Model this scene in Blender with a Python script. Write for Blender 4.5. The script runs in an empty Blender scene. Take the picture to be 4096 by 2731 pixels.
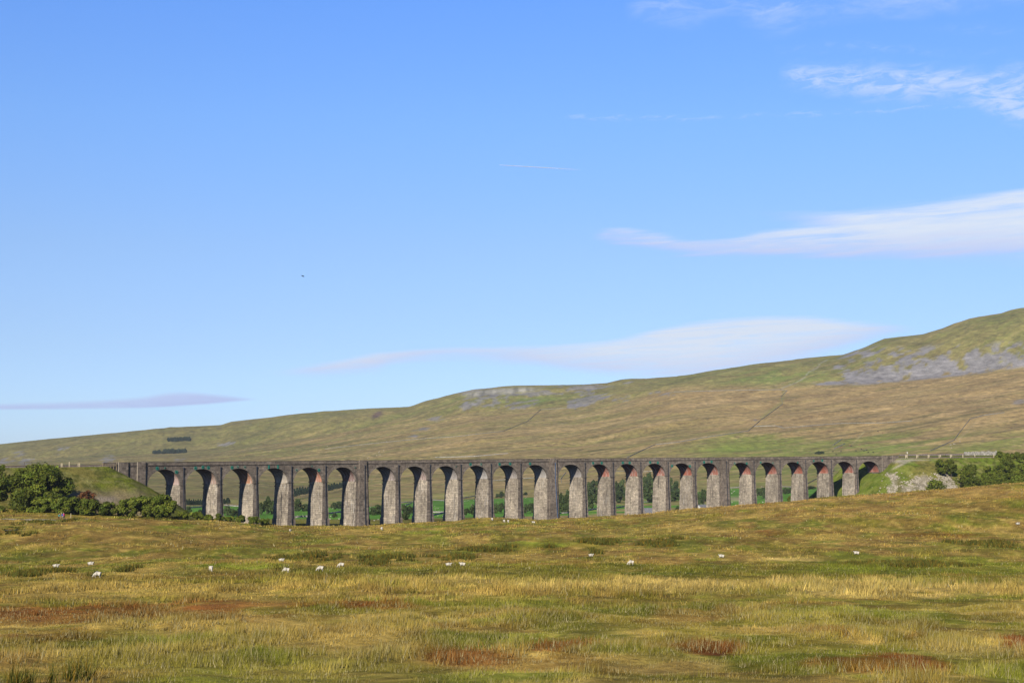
import bpy, bmesh, math, random
import numpy as np
from mathutils import Vector
rnd = random.Random(7); rs = np.random.RandomState(11)
SC = bpy.context.scene
COL = SC.collection
R = math.radians
# ------------------------------------------------------------------ camera maths
PITCH = R(4.73); FPX = 5980.0; CX, CY = 2048.0, 1365.5
cp, sp = math.cos(PITCH), math.sin(PITCH)
def pt(px, py, Y):
    """world point at depth Y on the line of sight to a place in the view"""
    a = (px-CX)/FPX; b = (CY-py)/FPX
    d = (a, cp-b*sp, sp+b*cp)
    k = Y/d[1]
    return np.array([d[0]*k, Y, d[2]*k])
def proj(x, y, z):
    c = y*cp+z*sp
    return CX+FPX*x/c, CY-FPX*(z*cp-y*sp)/c
def zof(px, py, Y): return pt(px, py, Y)[2]

# ------------------------------------------------------------------ noise
def _h(ix, iy, seed):
    n = (ix.astype(np.int64)*374761393 + iy.astype(np.int64)*668265263 + seed*974634777) & 0xffffffff
    n = ((n ^ (n >> 13))*1274126177) & 0xffffffff
    n = (n ^ (n >> 16)) & 0xffffffff
    return n/4294967295.0
def vnoise(x, y, seed=0):
    x = np.asarray(x, float); y = np.asarray(y, float)
    ix = np.floor(x); iy = np.floor(y); fx = x-ix; fy = y-iy
    fx = fx*fx*(3-2*fx); fy = fy*fy*(3-2*fy)
    a = _h(ix, iy, seed); b = _h(ix+1, iy, seed); c = _h(ix, iy+1, seed); d = _h(ix+1, iy+1, seed)
    return (a*(1-fx)+b*fx)*(1-fy)+(c*(1-fx)+d*fx)*fy
def fbm(x, y, seed=0, oct=4, gain=.5):
    s = 0; a = 1; t = 0
    for i in range(oct):
        s = s+a*vnoise(x*2**i+i*17.3, y*2**i-i*9.1, seed+i); t += a; a *= gain
    return s/t
def sm(x, a, b):
    t = np.clip((x-a)/(b-a), 0, 1); return t*t*(3-2*t)

# ------------------------------------------------------------------ terrain profile
SKY = np.array([(-1600,1850),(-900,1830),(-300,1800),(0,1778),(345,1743),(595,1718),(881,1702),(920,1689),(1190,1658),(1407,1640),(1633,1628),(1717,1606),(1812,1580),(1895,1563),(2014,1550),(2252,1543),(2431,1538),(2526,1525),(2700,1515),(2761,1507),(2934,1475),(3083,1456),(3232,1436),(3380,1423),(3470,1393),(3547,1358),(3708,1341),(3785,1319),(3827,1300),(3892,1278),(4023,1258),(4065,1243),(4096,1237),(4400,1215),(4900,1235),(5700,1300)], float)
BRK = np.array([(-1600,1880),(0,1850),(900,1800),(1400,1720),(1895,1644),(2312,1632),(2700,1565),(3290,1540),(3590,1522),(4096,1470),(4700,1450),(5700,1480)], float)
def skyl(px): return np.interp(px, SKY[:,0], SKY[:,1])
def brkl(px): return np.interp(px, BRK[:,0], BRK[:,1])
def ridge(px): return 4600-600*np.clip(px, -1600, 5700)/4096
near = [(2,None,-1.7),(12,None,-2.6),(25,None,-4.2),(45,2731,0),(70,2590,0),(100,2470,0),(150,2372,0),(190,2322,0),(230,2277,0),(262,2250,0)]
ST = {
 -1600:[(300,None,-17),(380,None,-14),(450,None,-14),(620,None,-15),(800,None,-20),(1200,None,-28),(1700,None,-30),(2100,None,-20)],
 0:   [(300,2192,0),(345,2120,0),(390,2078,0),(440,2054,0),(520,None,-14.5),(620,None,-18),(800,None,-24),(1200,None,-32),(1700,None,-30),(2100,None,-20)],
 300: [(300,2196,0),(345,2122,0),(390,2078,0),(435,2056,0),(520,None,-16),(620,None,-20),(800,None,-26),(1200,None,-33),(1700,None,-31),(2100,None,-20)],
 600: [(300,2204,0),(345,2136,0),(395,2089,0),(450,2069,0),(500,None,-17.5),(560,None,-20),(700,None,-25),(1000,None,-31),(1300,None,-33),(1700,None,-30),(2100,None,-19)],
 900: [(300,2212,0),(360,2146,0),(430,2102,0),(500,2086,0),(530,None,-20.2),(600,None,-23),(720,None,-26),(1000,None,-31),(1300,None,-34),(1700,None,-32),(2100,None,-19)],
 1165:[(300,2216,0),(380,2162,0),(460,2130,0),(560,2103,0),(600,2097,0),(700,2079,0),(1000,2049,0),(1300,2026,0),(1700,1992,0),(2100,1945,0)],
 1450:[(300,2216,0),(380,2162,0),(460,2132,0),(590,2104,0),(640,2095,0),(720,2078,0),(1000,2050,0),(1300,2026,0),(1700,1992,0),(2100,1945,0)],
 1700:[(300,2214,0),(380,2156,0),(460,2120,0),(600,2088,0),(640,2086,0),(740,2073,0),(1000,2045,0),(1300,2020,0),(1700,1985,0),(2100,1935,0)],
 1946:[(300,2210,0),(380,2146,0),(450,2098,0),(520,2071,0),(560,2078,0),(640,2080,0),(740,2066,0),(1000,2048,0),(1300,2015,0),(1700,1975,0),(2100,1925,0)],
 2133:[(300,2206,0),(380,2138,0),(450,2098,0),(500,2083,0),(560,2084,0),(660,2090,0),(760,2078,0),(1000,2050,0),(1300,2014,0),(1700,1970,0),(2100,1920,0)],
 2500:[(300,2200,0),(380,2128,0),(450,2085,0),(540,2062,0),(600,2072,0),(690,2088,0),(800,2070,0),(1000,2042,0),(1300,2005,0),(1700,1955,0),(2100,1910,0)],
 2900:[(300,2190,0),(360,2134,0),(430,2072,0),(560,2029,0),(620,2048,0),(720,2062,0),(820,2050,0),(1000,2032,0),(1300,1985,0),(1700,1938,0),(2100,1890,0)],
 3423:[(300,2186,0),(350,2140,0),(430,2038,0),(560,1986,0),(620,2010,0),(745,2030,0),(850,2010,0),(1000,1995,0),(1300,1960,0),(1700,1915,0),(2100,1865,0)],
 3720:[(300,2184,0),(345,2142,0),(430,2020,0),(545,1963,0),(610,1990,0),(745,2010,0),(850,1995,0),(1000,1975,0),(1300,1940,0),(1700,1900,0),(2100,1850,0)],
 4096:[(300,2186,0),(340,2150,0),(430,2000,0),(530,1932,0),(600,1960,0),(745,1985,0),(850,1970,0),(1000,1950,0),(1300,1925,0),(1700,1880,0),(2100,1835,0)],
 5700:[(300,None,-15),(400,None,-9),(530,None,-4),(600,None,-6),(745,None,-14),(850,None,-12),(1000,None,-10),(1300,None,-8),(1700,None,-3),(2100,None,12)],
}
def fwdspline(xs, ys, q):
    xs = np.asarray(xs, float); ys = np.asarray(ys, float)
    h = np.diff(xs); dl = np.diff(ys)/h
    m = np.zeros(len(xs)); m[1:-1] = (dl[:-1]*h[1:]+dl[1:]*h[:-1])/(h[:-1]+h[1:]); m[0] = dl[0]; m[-1] = dl[-1]
    q = np.clip(q, xs[0], xs[-1]); i = np.clip(np.searchsorted(xs, q)-1, 0, len(xs)-2)
    t = (q-xs[i])/h[i]
    return (2*t**3-3*t**2+1)*ys[i]+(t**3-2*t**2+t)*h[i]*m[i]+(-2*t**3+3*t**2)*ys[i+1]+(t**3-t**2)*h[i]*m[i+1]
YG = np.concatenate([np.geomspace(2, 5600, 900)])
PXG = np.array(sorted(set(list(ST)+list(np.arange(-1600, 5701, 100)))), float)
stx = np.array(sorted(ST), float)
lowtab = []
for px in stx:
    c = near+ST[int(px)]
    ys = [a for a, b, d in c]; zs = [d if b is None else zof(px, b, a) for a, b, d in c]
    if px in (-1600, 5700):
        zs = [d if b is None else (CY+FPX*math.tan(PITCH)-b)*a/6000 for a, b, d in c]
    lowtab.append(fwdspline(ys, zs, YG))
lowtab = np.array(lowtab)
TAB = np.zeros((len(PXG), len(YG)))
for i, px in enumerate(PXG):
    j = min(max(np.searchsorted(stx, px)-1, 0), len(stx)-2)
    t = (px-stx[j])/(stx[j+1]-stx[j]); t = t*t*(3-2*t)*.5+t*.5
    low = lowtab[j]*(1-t)+lowtab[j+1]*t
    Rg = float(ridge(px)); zb = (1862-float(brkl(px)))*(Rg-550)/6000; zs_ = (1862-float(skyl(px)))*Rg/6000
    z21 = np.interp(2100, YG, low)
    zsmooth = z21+(zb-z21)*((np.clip(YG, 2100, Rg-550)-2100)/(Rg-550-2100))**1.15
    hi = np.where(YG < Rg-550, zsmooth, zb+(zs_-zb)*np.sin(np.clip((YG-Rg+550)/550, 0, 1)*math.pi/2)**.92)
    hi = np.where(YG > Rg, zs_-(YG-Rg)*.32, hi)
    TAB[i] = np.where(YG < 2100, low, hi)
LY = np.log(YG)
def hraw(px, Y):
    px = np.asarray(px, float); Y = np.asarray(Y, float)
    i = np.clip((np.searchsorted(PXG, px)-1), 0, len(PXG)-2)
    t = np.clip((px-PXG[i])/(PXG[i+1]-PXG[i]), 0, 1)
    u = (np.log(np.clip(Y, 2, 5599))-LY[0])/(LY[1]-LY[0]); j = np.clip(u.astype(int), 0, len(YG)-2); f = u-j
    return (TAB[i, j]*(1-f)+TAB[i, j+1]*f)*(1-t)+(TAB[i+1, j]*(1-f)+TAB[i+1, j+1]*f)*t
def H(x, y):
    x = np.asarray(x, float); y = np.asarray(y, float)
    px = CX+6000*x/np.maximum(y, 1)
    # the skyline is sharper than the table grid
    z = hraw(px, y)
    far = sm(y, 3000, 4000)
    dsk = (skyl(px)-np.interp(px, PXG, skyl(PXG)))
    z = z-far*dsk*y/6000*sm(y, 3300, 4200)
    z = z+(fbm(x/30, y/30, 3)-.5)*1.0*sm(y, 60, 200)*(1-sm(y, 600, 1200)*.3)
    z = z+(fbm(x/6, y/6, 5, 3)-.5)*.6*sm(y, 10, 60)*(1-sm(y, 700, 1500))
    z = z+(fbm(x/38+4, y/60, 6, 2)-.5)*2.6*sm(y, 260, 360)*(1-sm(y, 430, 520))
    z = z+(vnoise(x/1.6, y/1.6, 7)-.5)*.22*sm(y, 30, 60)*(1-sm(y, 300, 500))
    for (bx, by, sx_, sy_, bh) in ((-70,385,28,22,1.6),(-99,335,24,16,1.2),(3,322,15,9,1.3),(-38,425,22,13,1.1),(-12,375,18,12,.9),(63,400,30,18,1.5),(106,380,26,14,1.4),(40,330,22,10,.9),(-55,300,30,9,.8)):
        z = z+bh*np.exp(-((x-bx)/sx_)**2-((y-by)/sy_)**2)
    g = sm(y, 1900, 2500)
    u = (x*.86+y*.5); w = (-x*.5+y*.86)
    z = z+g*(fbm(u/420, w/110, 9, 4)-.5)*20*(1-.75*sm(y, ridge(px)-350, ridge(px)-50))
    z = z+g*(fbm(x/60, y/190, 12, 3)-.5)*9*sm(y, ridge(px)-600, ridge(px)-450)*(1-sm(y, ridge(px)-150, ridge(px)-20))
    return z
# ------------------------------------------------------------------ viaduct curve (front face)
W = 9.3; KE = 3.6; kings = {6, 12, 18}
S = [0.0]
for n in range(2, 24): S.append(S[-1]+15.6+(KE/2 if (n in kings or n-1 in kings) else 0))
_ss = np.linspace(-140, 620, 1521); _th = .778-.325*_ss/350
_dx = np.cos((_th[1:]+_th[:-1])/2)*np.diff(_ss); _dy = np.sin((_th[1:]+_th[:-1])/2)*np.diff(_ss)
_X = np.concatenate([[0], np.cumsum(_dx)]); _Y = np.concatenate([[0], np.cumsum(_dy)])
_X += -118.0-np.interp(0, _ss, _X); _Y += 538.4-np.interp(0, _ss, _Y)
def F(s): return np.interp(s, _ss, _X), np.interp(s, _ss, _Y), .778-.325*np.asarray(s)/350
def V(s, o, z):
    x, y, t = F(s); return (float(x-o*np.sin(t)), float(y+o*np.cos(t)), float(z))
def Zt(s): return 1.22+s/107.0
def s_of_px(px, o=0):
    q = np.arange(-120, 600, .1); x, y, t = F(q); x = x-o*np.sin(t); y = y+o*np.cos(t)
    return float(np.interp(px, CX+6000*x/y, q))
def to_so(x, y):
    """world -> (s, o) by nearest point on the curve"""
    x = np.asarray(x, float).ravel(); y = np.asarray(y, float).ravel()
    q = np.arange(-139, 619, 1.0); fx, fy, ft = F(q)
    s = np.empty(len(x)); o = np.empty(len(x))
    for a in range(0, len(x), 4000):
        xx = x[a:a+4000, None]; yy = y[a:a+4000, None]
        d = (xx-fx)**2+(yy-fy)**2; k = d.argmin(1)
        tx = np.cos(ft[k]); ty = np.sin(ft[k])
        ex = xx[:,0]-fx[k]; ey = yy[:,0]-fy[k]
        s[a:a+4000] = q[k]+ex*tx+ey*ty; o[a:a+4000] = -ex*ty+ey*tx
    return s, o
# embankments: formation level minus slope outside a half width
SL_END = s_of_px(425); SR_END = s_of_px(3585)
def emb_z(s, o, side):
    oc = o-W/2
    if side == 'L':
        ds = np.maximum(s-SL_END, 0); zf = Zt(np.minimum(s, SL_END))-1.35; k = 1/1.8; kc = 1/1.7
    else:
        ds = np.maximum(SR_END-s, 0); zf = Zt(np.maximum(s, SR_END))-1.3; k = 1/1.42; kc = 1/1.75
    dc = np.maximum(np.abs(oc)-6.2, 0)
    if side == 'R':
        dc = np.where(oc > 0, np.maximum(oc-27, 0), dc); zf = zf+.085*np.clip(oc-8, 0, 20)*(ds < 6)
    drop = np.sqrt((ds*k)**2+(dc*kc)**2)
    rough = (fbm(s/7+50, o/7, 21, 4)-.5)*1.6*sm(drop, .5, 4)
    if side == 'R':   # gully and spoil bump in front of the right bank
        sg = s-s_of_px(3560)
        front = sm(-oc, 7, 16)
        rough = rough+front*(1.8*np.exp(-((sg-14)/9.0)**2)-1.6*np.exp(-((sg-1)/3.0)**2))*sm(drop, 2, 6)
    return zf-drop+rough
def HH(x, y):
    z = H(x, y)
    s, o = to_so(x, y); sh = np.shape(z)
    zl = np.where(s < SL_END+60, emb_z(s, o, 'L'), -99); zr = np.where(s > SR_END-60, emb_z(s, o, 'R'), -99)
    return np.maximum(np.maximum(np.ravel(z), zl), zr).reshape(sh)
def hit(px, py, y0=30, y1=4700, emb=True):
    """first place where the line of sight meets the ground"""
    q = np.geomspace(y0, y1, 3000)
    P0 = pt(px, py, 1.0)
    x = P0[0]*q; z = P0[2]*q
    g = HH(x, q) if emb else H(x, q)
    k = np.where(g >= z)[0]
    if len(k) == 0: return None
    k = k[0]
    return np.array([x[k], q[k], g[k]])
# ------------------------------------------------------------------ helpers
def link(o): COL.objects.link(o); return o
def tag(o, label=None, cat=None, group=None, kind=None):
    if label: o['label'] = label
    if cat: o['category'] = cat
    if group: o['group'] = group
    if kind: o['kind'] = kind
    return o
def empty(name, loc=(0,0,0), rz=0):
    o = bpy.data.objects.new(name, None); o.location = loc; o.rotation_euler = (0,0,rz); o.empty_display_size = .5
    return link(o)
class MB:
    def __init__(s): s.v = []; s.f = []; s.uv = []; s.m = []
    def face(s, pts, uv=None, m=0):
        b = len(s.v); s.v += [tuple(p) for p in pts]; s.f.append(tuple(range(b, b+len(pts))))
        s.uv += list(uv) if uv else [(0,0)]*len(pts); s.m.append(m)
    def hexa(s, P, m=0, uvs=None, skip=()):
        # P: 8 points, bottom 0-3 then top 4-7 (front-left, front-right, back-right, back-left)
        q = [(0,1,5,4),(1,2,6,5),(2,3,7,6),(3,0,4,7),(4,5,6,7),(3,2,1,0)]
        for k, f in enumerate(q):
            if k in skip: continue
            pts = [P[i] for i in f]
            e = (Vector(pts[1])-Vector(pts[0])).length
            mm = m[k] if isinstance(m, (list, tuple)) else m
            if k < 4:
                u0 = pts[0][0]*.7+pts[0][1]*.7
                uv = [(u0, pts[0][2]), (u0+e, pts[1][2]), (u0+e, pts[2][2]), (u0, pts[3][2])]
            else:
                uv = [(p[0], p[1]) for p in pts]
            s.face(pts, uv, mm)
    def box(s, c, d, m=0):
        x, y, z = c; a, b, h = d[0]/2, d[1]/2, d[2]/2
        s.hexa([(x-a,y-b,z-h),(x+a,y-b,z-h),(x+a,y+b,z-h),(x-a,y+b,z-h),(x-a,y-b,z+h),(x+a,y-b,z+h),(x+a,y+b,z+h),(x-a,y+b,z+h)], m)
    def tube(s, a, b, r0, r1=None, n=8, m=0):
        r1 = r0 if r1 is None else r1
        a = Vector(a); b = Vector(b); d = (b-a).normalized(); u = d.orthogonal().normalized(); w = d.cross(u)
        A = [a+(u*math.cos(2*math.pi*i/n)+w*math.sin(2*math.pi*i/n))*r0 for i in range(n)]
        B = [b+(u*math.cos(2*math.pi*i/n)+w*math.sin(2*math.pi*i/n))*r1 for i in range(n)]
        for i in range(n): s.face([A[i], A[(i+1)%n], B[(i+1)%n], B[i]], None, m)
        s.face(A[::-1], None, m); s.face(B, None, m)
    def mesh(s, name, mats):
        me = bpy.data.meshes.new(name); me.from_pydata([tuple(map(float, p)) for p in s.v], [], s.f)
        for mt in mats: me.materials.append(mt)
        me.polygons.foreach_set('material_index', s.m)
        uvl = me.uv_layers.new(name='UVMap'); uvl.data.foreach_set('uv', np.array(s.uv, dtype=np.float32).ravel())
        me.update(); return me
    def build(s, name, mats, parent=None):
        o = bpy.data.objects.new(name, s.mesh(name, mats)); o.parent = parent; return link(o)
def npmesh(name, verts, faces, mat, cols=None, smooth=False):
    """verts (n,3); faces (m,k) array of one face size"""
    me = bpy.data.meshes.new(name); n = len(verts); m, k = faces.shape
    me.vertices.add(n); me.vertices.foreach_set('co', np.asarray(verts, np.float32).ravel())
    me.loops.add(m*k); me.loops.foreach_set('vertex_index', np.asarray(faces, np.int32).ravel())
    me.polygons.add(m); me.polygons.foreach_set('loop_start', np.arange(0, m*k, k, dtype=np.int32))
    if smooth: me.polygons.foreach_set('use_smooth', np.ones(m, dtype=bool))
    if cols is not None:
        at = me.color_attributes.new('Col', 'FLOAT_COLOR', 'POINT')
        c = np.ones((n, 4), np.float32); c[:,:3] = cols; at.data.foreach_set('color', c.ravel())
    me.materials.append(mat); me.update(calc_edges=True); me.validate()
    return me
def obj(name, me, parent=None, loc=None):
    o = bpy.data.objects.new(name, me); o.parent = parent
    if loc is not None: o.location = loc
    return link(o)
def copy_tree(o, parent=None):
    c = o.copy(); link(c); c.parent = parent
    for ch in list(o.children): copy_tree(ch, c)
    return c
# ------------------------------------------------------------------ materials
class NT:
    def __init__(s, tree): s.t = tree; s.n = tree.nodes; s.l = tree.links
    def new(s, ty, **kw):
        n = s.n.new(ty)
        for k, v in kw.items(): setattr(n, k, v)
        return n
    def put(s, sock, v):
        if hasattr(v, 'is_output') or isinstance(v, bpy.types.NodeSocket): s.l.new(v, sock)
        else: sock.default_value = v
    def math(s, op, a, b=0.0, c=None, clamp=False):
        n = s.new('ShaderNodeMath', operation=op, use_clamp=clamp); s.put(n.inputs[0], a); s.put(n.inputs[1], b)
        if c is not None: s.put(n.inputs[2], c)
        return n.outputs[0]
    def mix(s, fac, a, b, mode='MIX'):
        n = s.new('ShaderNodeMix', data_type='RGBA', blend_type=mode); s.put(n.inputs[0], fac)
        s.put(n.inputs[6], a if not isinstance(a, tuple) else (*a, 1)[:4]); s.put(n.inputs[7], b if not isinstance(b, tuple) else (*b, 1)[:4])
        return n.outputs[2]
    def noise(s, vec, scale, detail=4, rough=.55, dist=0):
        n = s.new('ShaderNodeTexNoise'); s.put(n.inputs['Vector'], vec); n.inputs['Scale'].default_value = scale
        n.inputs['Detail'].default_value = detail; n.inputs['Roughness'].default_value = rough; n.inputs['Distortion'].default_value = dist
        return n.outputs[0]
    def map(s, v, a, b, c=0.0, d=1.0, smooth=False):
        n = s.new('ShaderNodeMapRange'); n.clamp = True
        if smooth: n.interpolation_type = 'SMOOTHSTEP'
        s.put(n.inputs[0], v)
        for i, q in enumerate((a, b, c, d)): s.put(n.inputs[i+1], q)
        return n.outputs[0]
    def scalev(s, v, sc):
        n = s.new('ShaderNodeMapping'); s.put(n.inputs[0], v); n.inputs['Scale'].default_value = sc; return n.outputs[0]
def mat(name, rough=.9, spec=.15):
    m = bpy.data.materials.new(name); m.use_nodes = True; t = NT(m.node_tree)
    b = t.n['Principled BSDF']; b.inputs['Roughness'].default_value = rough; b.inputs['Specular IOR Level'].default_value = spec
    return m, t, b
def pos(t): return t.new('ShaderNodeNewGeometry').outputs['Position']
def bump(t, b, h, strength, dist):
    n = t.new('ShaderNodeBump'); n.inputs['Strength'].default_value = strength; n.inputs['Distance'].default_value = dist
    t.l.new(h, n.inputs['Height']); t.l.new(n.outputs[0], b.inputs['Normal'])
def flat(name, c, rough=.8, spec=.2, var=.25, sc=3.0):
    m, t, b = mat(name, rough, spec)
    f = t.map(t.noise(t.new('ShaderNodeTexCoord').outputs['Object'], sc, 5), .3, .7, 1-var, 1+var)
    t.l.new(t.mix(1.0, c, f_to_rgb(t, f), 'MULTIPLY'), b.inputs['Base Color']); return m
def f_to_rgb(t, f):
    n = t.new('ShaderNodeCombineColor'); [t.l.new(f, n.inputs[i]) for i in range(3)]; return n.outputs[0]
def ground_mat(name, fine, bumpy, dist, lo=.72, hi=1.3):
    m, t, b = mat(name, .95, .05)
    a = t.new('ShaderNodeVertexColor', layer_name='Col').outputs[0]
    p = pos(t)
    f1 = t.map(t.noise(p, fine, 6, .7), .28, .72, lo, hi)
    f2 = t.map(t.noise(p, fine*.13, 5, .65), .3, .7, .82, 1.18)
    f = t.math('MULTIPLY', f1, f2)
    t.l.new(t.mix(1.0, a, f_to_rgb(t, f), 'MULTIPLY'), b.inputs['Base Color'])
    bump(t, b, t.noise(p, fine*.8, 5, .7), bumpy, dist)
    return m
M = {}
M['moor'] = ground_mat('moor_grass_ground', 2.2, .8, .35)
M['hill'] = ground_mat('hill_grass', .06, .9, 5.0, .55, 1.45)
M['bank'] = ground_mat('bank_turf', 1.6, .9, .5, .6, 1.4)
def grass_mat():
    m, t, b = mat('grass_blades', .8, .12)
    a = t.new('ShaderNodeVertexColor', layer_name='Col').outputs[0]
    t.l.new(a, b.inputs['Base Color'])
    tr = t.new('ShaderNodeBsdfTranslucent'); t.l.new(a, tr.inputs[0])
    mx = t.new('ShaderNodeMixShader'); mx.inputs[0].default_value = .25
    t.l.new(b.outputs[0], mx.inputs[1]); t.l.new(tr.outputs[0], mx.inputs[2]); t.l.new(mx.outputs[0], t.n['Material Output'].inputs[0])
    return m
M['grass'] = grass_mat()
def leaf_mat(name, c1, c2):
    m, t, b = mat(name, .6, .2)
    a = t.new('ShaderNodeVertexColor', layer_name='Col').outputs[0]
    rn = t.new('ShaderNodeObjectInfo').outputs['Random']
    c = t.mix(t.map(t.noise(pos(t), .5, 3), .35, .65), c1, c2)
    c = t.mix(1.0, c, a, 'MULTIPLY')
    c = t.mix(1.0, c, f_to_rgb(t, t.map(rn, 0, 1, .82, 1.2)), 'MULTIPLY')
    t.l.new(c, b.inputs['Base Color'])
    tr = t.new('ShaderNodeBsdfTranslucent'); t.l.new(c, tr.inputs[0])
    mx = t.new('ShaderNodeMixShader'); mx.inputs[0].default_value = .2
    t.l.new(b.outputs[0], mx.inputs[1]); t.l.new(tr.outputs[0], mx.inputs[2]); t.l.new(mx.outputs[0], t.n['Material Output'].inputs[0])
    return m
M['leaf'] = leaf_mat('leaf_green', (.095,.135,.014), (.17,.195,.024))
M['leaf_far'] = leaf_mat('leaf_far_green', (.055,.09,.03), (.085,.12,.035))
M['needle'] = leaf_mat('needle_green', (.03,.055,.03), (.045,.07,.03))
M['leaf_bright'] = leaf_mat('leaf_bright_green', (.10,.19,.02), (.15,.25,.03))
M['leaf_rust'] = leaf_mat('leaf_rust', (.24,.075,.035), (.16,.13,.04))
M['bark'] = flat('bark', (.13,.105,.08), .95, .05)
M['bark_red'] = flat('bark_red', (.24,.15,.11), .95, .05)
def stone(name, c1, c2, mortar, white=0.0, dark=.5, bw=1.7, bh=.72, pale=.0):
    m, t, b = mat(name, .93, .08)
    uv = t.new('ShaderNodeUVMap').outputs[0]
    br = t.new('ShaderNodeTexBrick'); t.l.new(uv, br.inputs['Vector'])
    br.inputs['Scale'].default_value = 1; br.inputs['Brick Width'].default_value = bw; br.inputs['Row Height'].default_value = bh
    br.inputs['Mortar Size'].default_value = .045; br.inputs['Bias'].default_value = 0; br.squash = .8; br.squash_frequency = 3
    br.inputs['Color1'].default_value = (*c1, 1); br.inputs['Color2'].default_value = (*c2, 1); br.inputs['Mortar'].default_value = (*mortar, 1)
    p = pos(t)
    c = br.outputs[0]
    c = t.mix(1.0, c, f_to_rgb(t, t.map(t.noise(p, .75, 6, .75), .32, .68, .6, 1.4)), 'MULTIPLY')
    big = t.map(t.noise(p, .12, 4, .6), .38, .62, 1-dark*.35, 1.12)
    c = t.mix(1.0, c, f_to_rgb(t, big), 'MULTIPLY')
    st = t.noise(t.scalev(uv, (.9, .05, 1)), 1.0, 5, .6)
    c = t.mix(t.map(st, .56, .68, 0, .8*dark), c, (.035,.032,.034))
    st2 = t.noise(t.scalev(uv, (2.4, .16, 1)), 1.0, 5, .65)
    sel = t.map(t.noise(p, .08, 3), .45, .6)
    c = t.mix(t.math('MULTIPLY', t.map(st2, .55, .68, 0, white), sel), c, (.72,.68,.62))
    rn = t.new('ShaderNodeObjectInfo').outputs['Random']
    c = t.mix(t.map(rn, 0, 1, 0, .45), c, t.mix(1.0, c, (.78,.77,.77), 'MULTIPLY'))
    st3 = t.noise(t.scalev(uv, (.55, .035, 1)), 1.0, 4, .6)
    c = t.mix(t.math('MULTIPLY', t.map(st3, .58, .64, 0, .85*dark), t.map(t.math('FRACT', t.math('MULTIPLY', rn, 7.3)), .45, .75)), c, (.03,.03,.033))
    t.l.new(c, b.inputs['Base Color'])
    h = t.math('ADD', t.math('MULTIPLY', br.outputs[1], -1.0), t.noise(p, 3.0, 5, .7))
    bump(t, b, h, .9, .16)
    return m
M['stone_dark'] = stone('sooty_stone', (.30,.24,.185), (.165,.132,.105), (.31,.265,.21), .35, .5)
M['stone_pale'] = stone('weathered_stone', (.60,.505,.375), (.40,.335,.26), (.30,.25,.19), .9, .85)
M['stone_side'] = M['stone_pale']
M['stone_trim'] = stone('trim_stone', (.24,.195,.15), (.16,.13,.105), (.13,.11,.09), .3, .5, 2.2, .6)
M['stone_strip'] = flat('pilaster_edge_stone', (.34,.29,.225), .9, .05, .2, 1.5)
M['voussoir'] = stone('voussoir_stone', (.29,.24,.19), (.19,.16,.13), (.2,.17,.14), .2, .3, 3, 3)
def soffit_mat():
    m, t, b = mat('arch_soffit_brick', .93, .06)
    uv = t.new('ShaderNodeUVMap').outputs[0]; oc = t.new('ShaderNodeObjectInfo').outputs['Color']
    br = t.new('ShaderNodeTexBrick'); t.l.new(uv, br.inputs['Vector']); br.inputs['Scale'].default_value = 1
    br.inputs['Brick Width'].default_value = .6; br.inputs['Row Height'].default_value = .25; br.inputs['Mortar Size'].default_value = .03
    br.inputs['Color1'].default_value = (1.1,1.1,1.1,1); br.inputs['Color2'].default_value = (.8,.8,.8,1); br.inputs['Mortar'].default_value = (1.1,1.15,1.2,1)
    c = t.mix(1.0, oc, br.outputs[0], 'MULTIPLY')
    p = pos(t); c = t.mix(1.0, c, f_to_rgb(t, t.map(t.noise(p, .7, 5, .7), .3, .7, .7, 1.3)), 'MULTIPLY')
    al = t.new('ShaderNodeObjectInfo')
    w = t.map(t.noise(t.scalev(uv, (2.2, .12, 1)), 1.0, 4, .6), .5, .6, 0, .85)
    w = t.math('MULTIPLY', w, t.map(t.noise(p, .11, 3), .36, .5))
    c = t.mix(w, c, (.68,.62,.56))
    t.l.new(c, b.inputs['Base Color']); bump(t, b, t.noise(p, 4, 4), .5, .08); return m
M['soffit'] = soffit_mat()
M['iron'] = flat('drainpipe_iron', (.025,.03,.045), .5, .4)
M['iron_blue'] = flat('drainpipe_blue', (.10,.15,.26), .5, .4)
M['teal'] = flat('teal_painted_iron', (.03,.24,.17), .6, .3, .3, 2)
M['teal_faded'] = flat('faded_teal_iron', (.17,.27,.20), .7, .3, .3, 2)
M['black'] = flat('black_iron', (.012,.02,.02), .6, .3)
M['wood'] = flat('weathered_wood', (.30,.23,.14), .9, .05)
M['wood_pale'] = flat('pale_wood', (.62,.52,.34), .9, .05)
M['ballast'] = flat('ballast', (.22,.18,.16), .95, .05, .4, 2)
M['rail'] = flat('rusty_rail', (.10,.06,.045), .6, .3)
M['drystone'] = stone('drystone', (.50,.47,.42), (.36,.34,.31), (.12,.11,.1), 0, .1, .7, .35)
M['wallfar'] = flat('drystone_far', (.25,.235,.19), .95, .05, .35, .3)
M['wallpale'] = flat('limestone_wall', (.38,.36,.30), .95, .05, .3, .5)
M['rock'] = flat('limestone_rock', (.46,.40,.305), .93, .08, .4, 1.5)
M['wallrub'] = flat('rubble_wall', (.36,.335,.28), .95, .05, .6, 1.3)
M['wool'] = flat('wool', (.62,.56,.45), .95, .05, .15, 12)
M['wool2'] = flat('wool_face', (.52,.48,.40), .95, .05, .15, 12)
M['face_black'] = flat('sheep_face_black', (.03,.028,.026), .8, .1)
M['mark'] = flat('wool_marker_green', (.25,.42,.33), .9, .05)
M['cow_black'] = flat('cow_black', (.02,.018,.018), .7, .2)
M['cow_tan'] = flat('cow_tan', (.45,.24,.14), .7, .2)
M['gravel'] = flat('gravel_path', (.46,.40,.29), .95, .05, .25, .7)
M['bird'] = flat('crow_feather', (.012,.013,.02), .6, .2)
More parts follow.
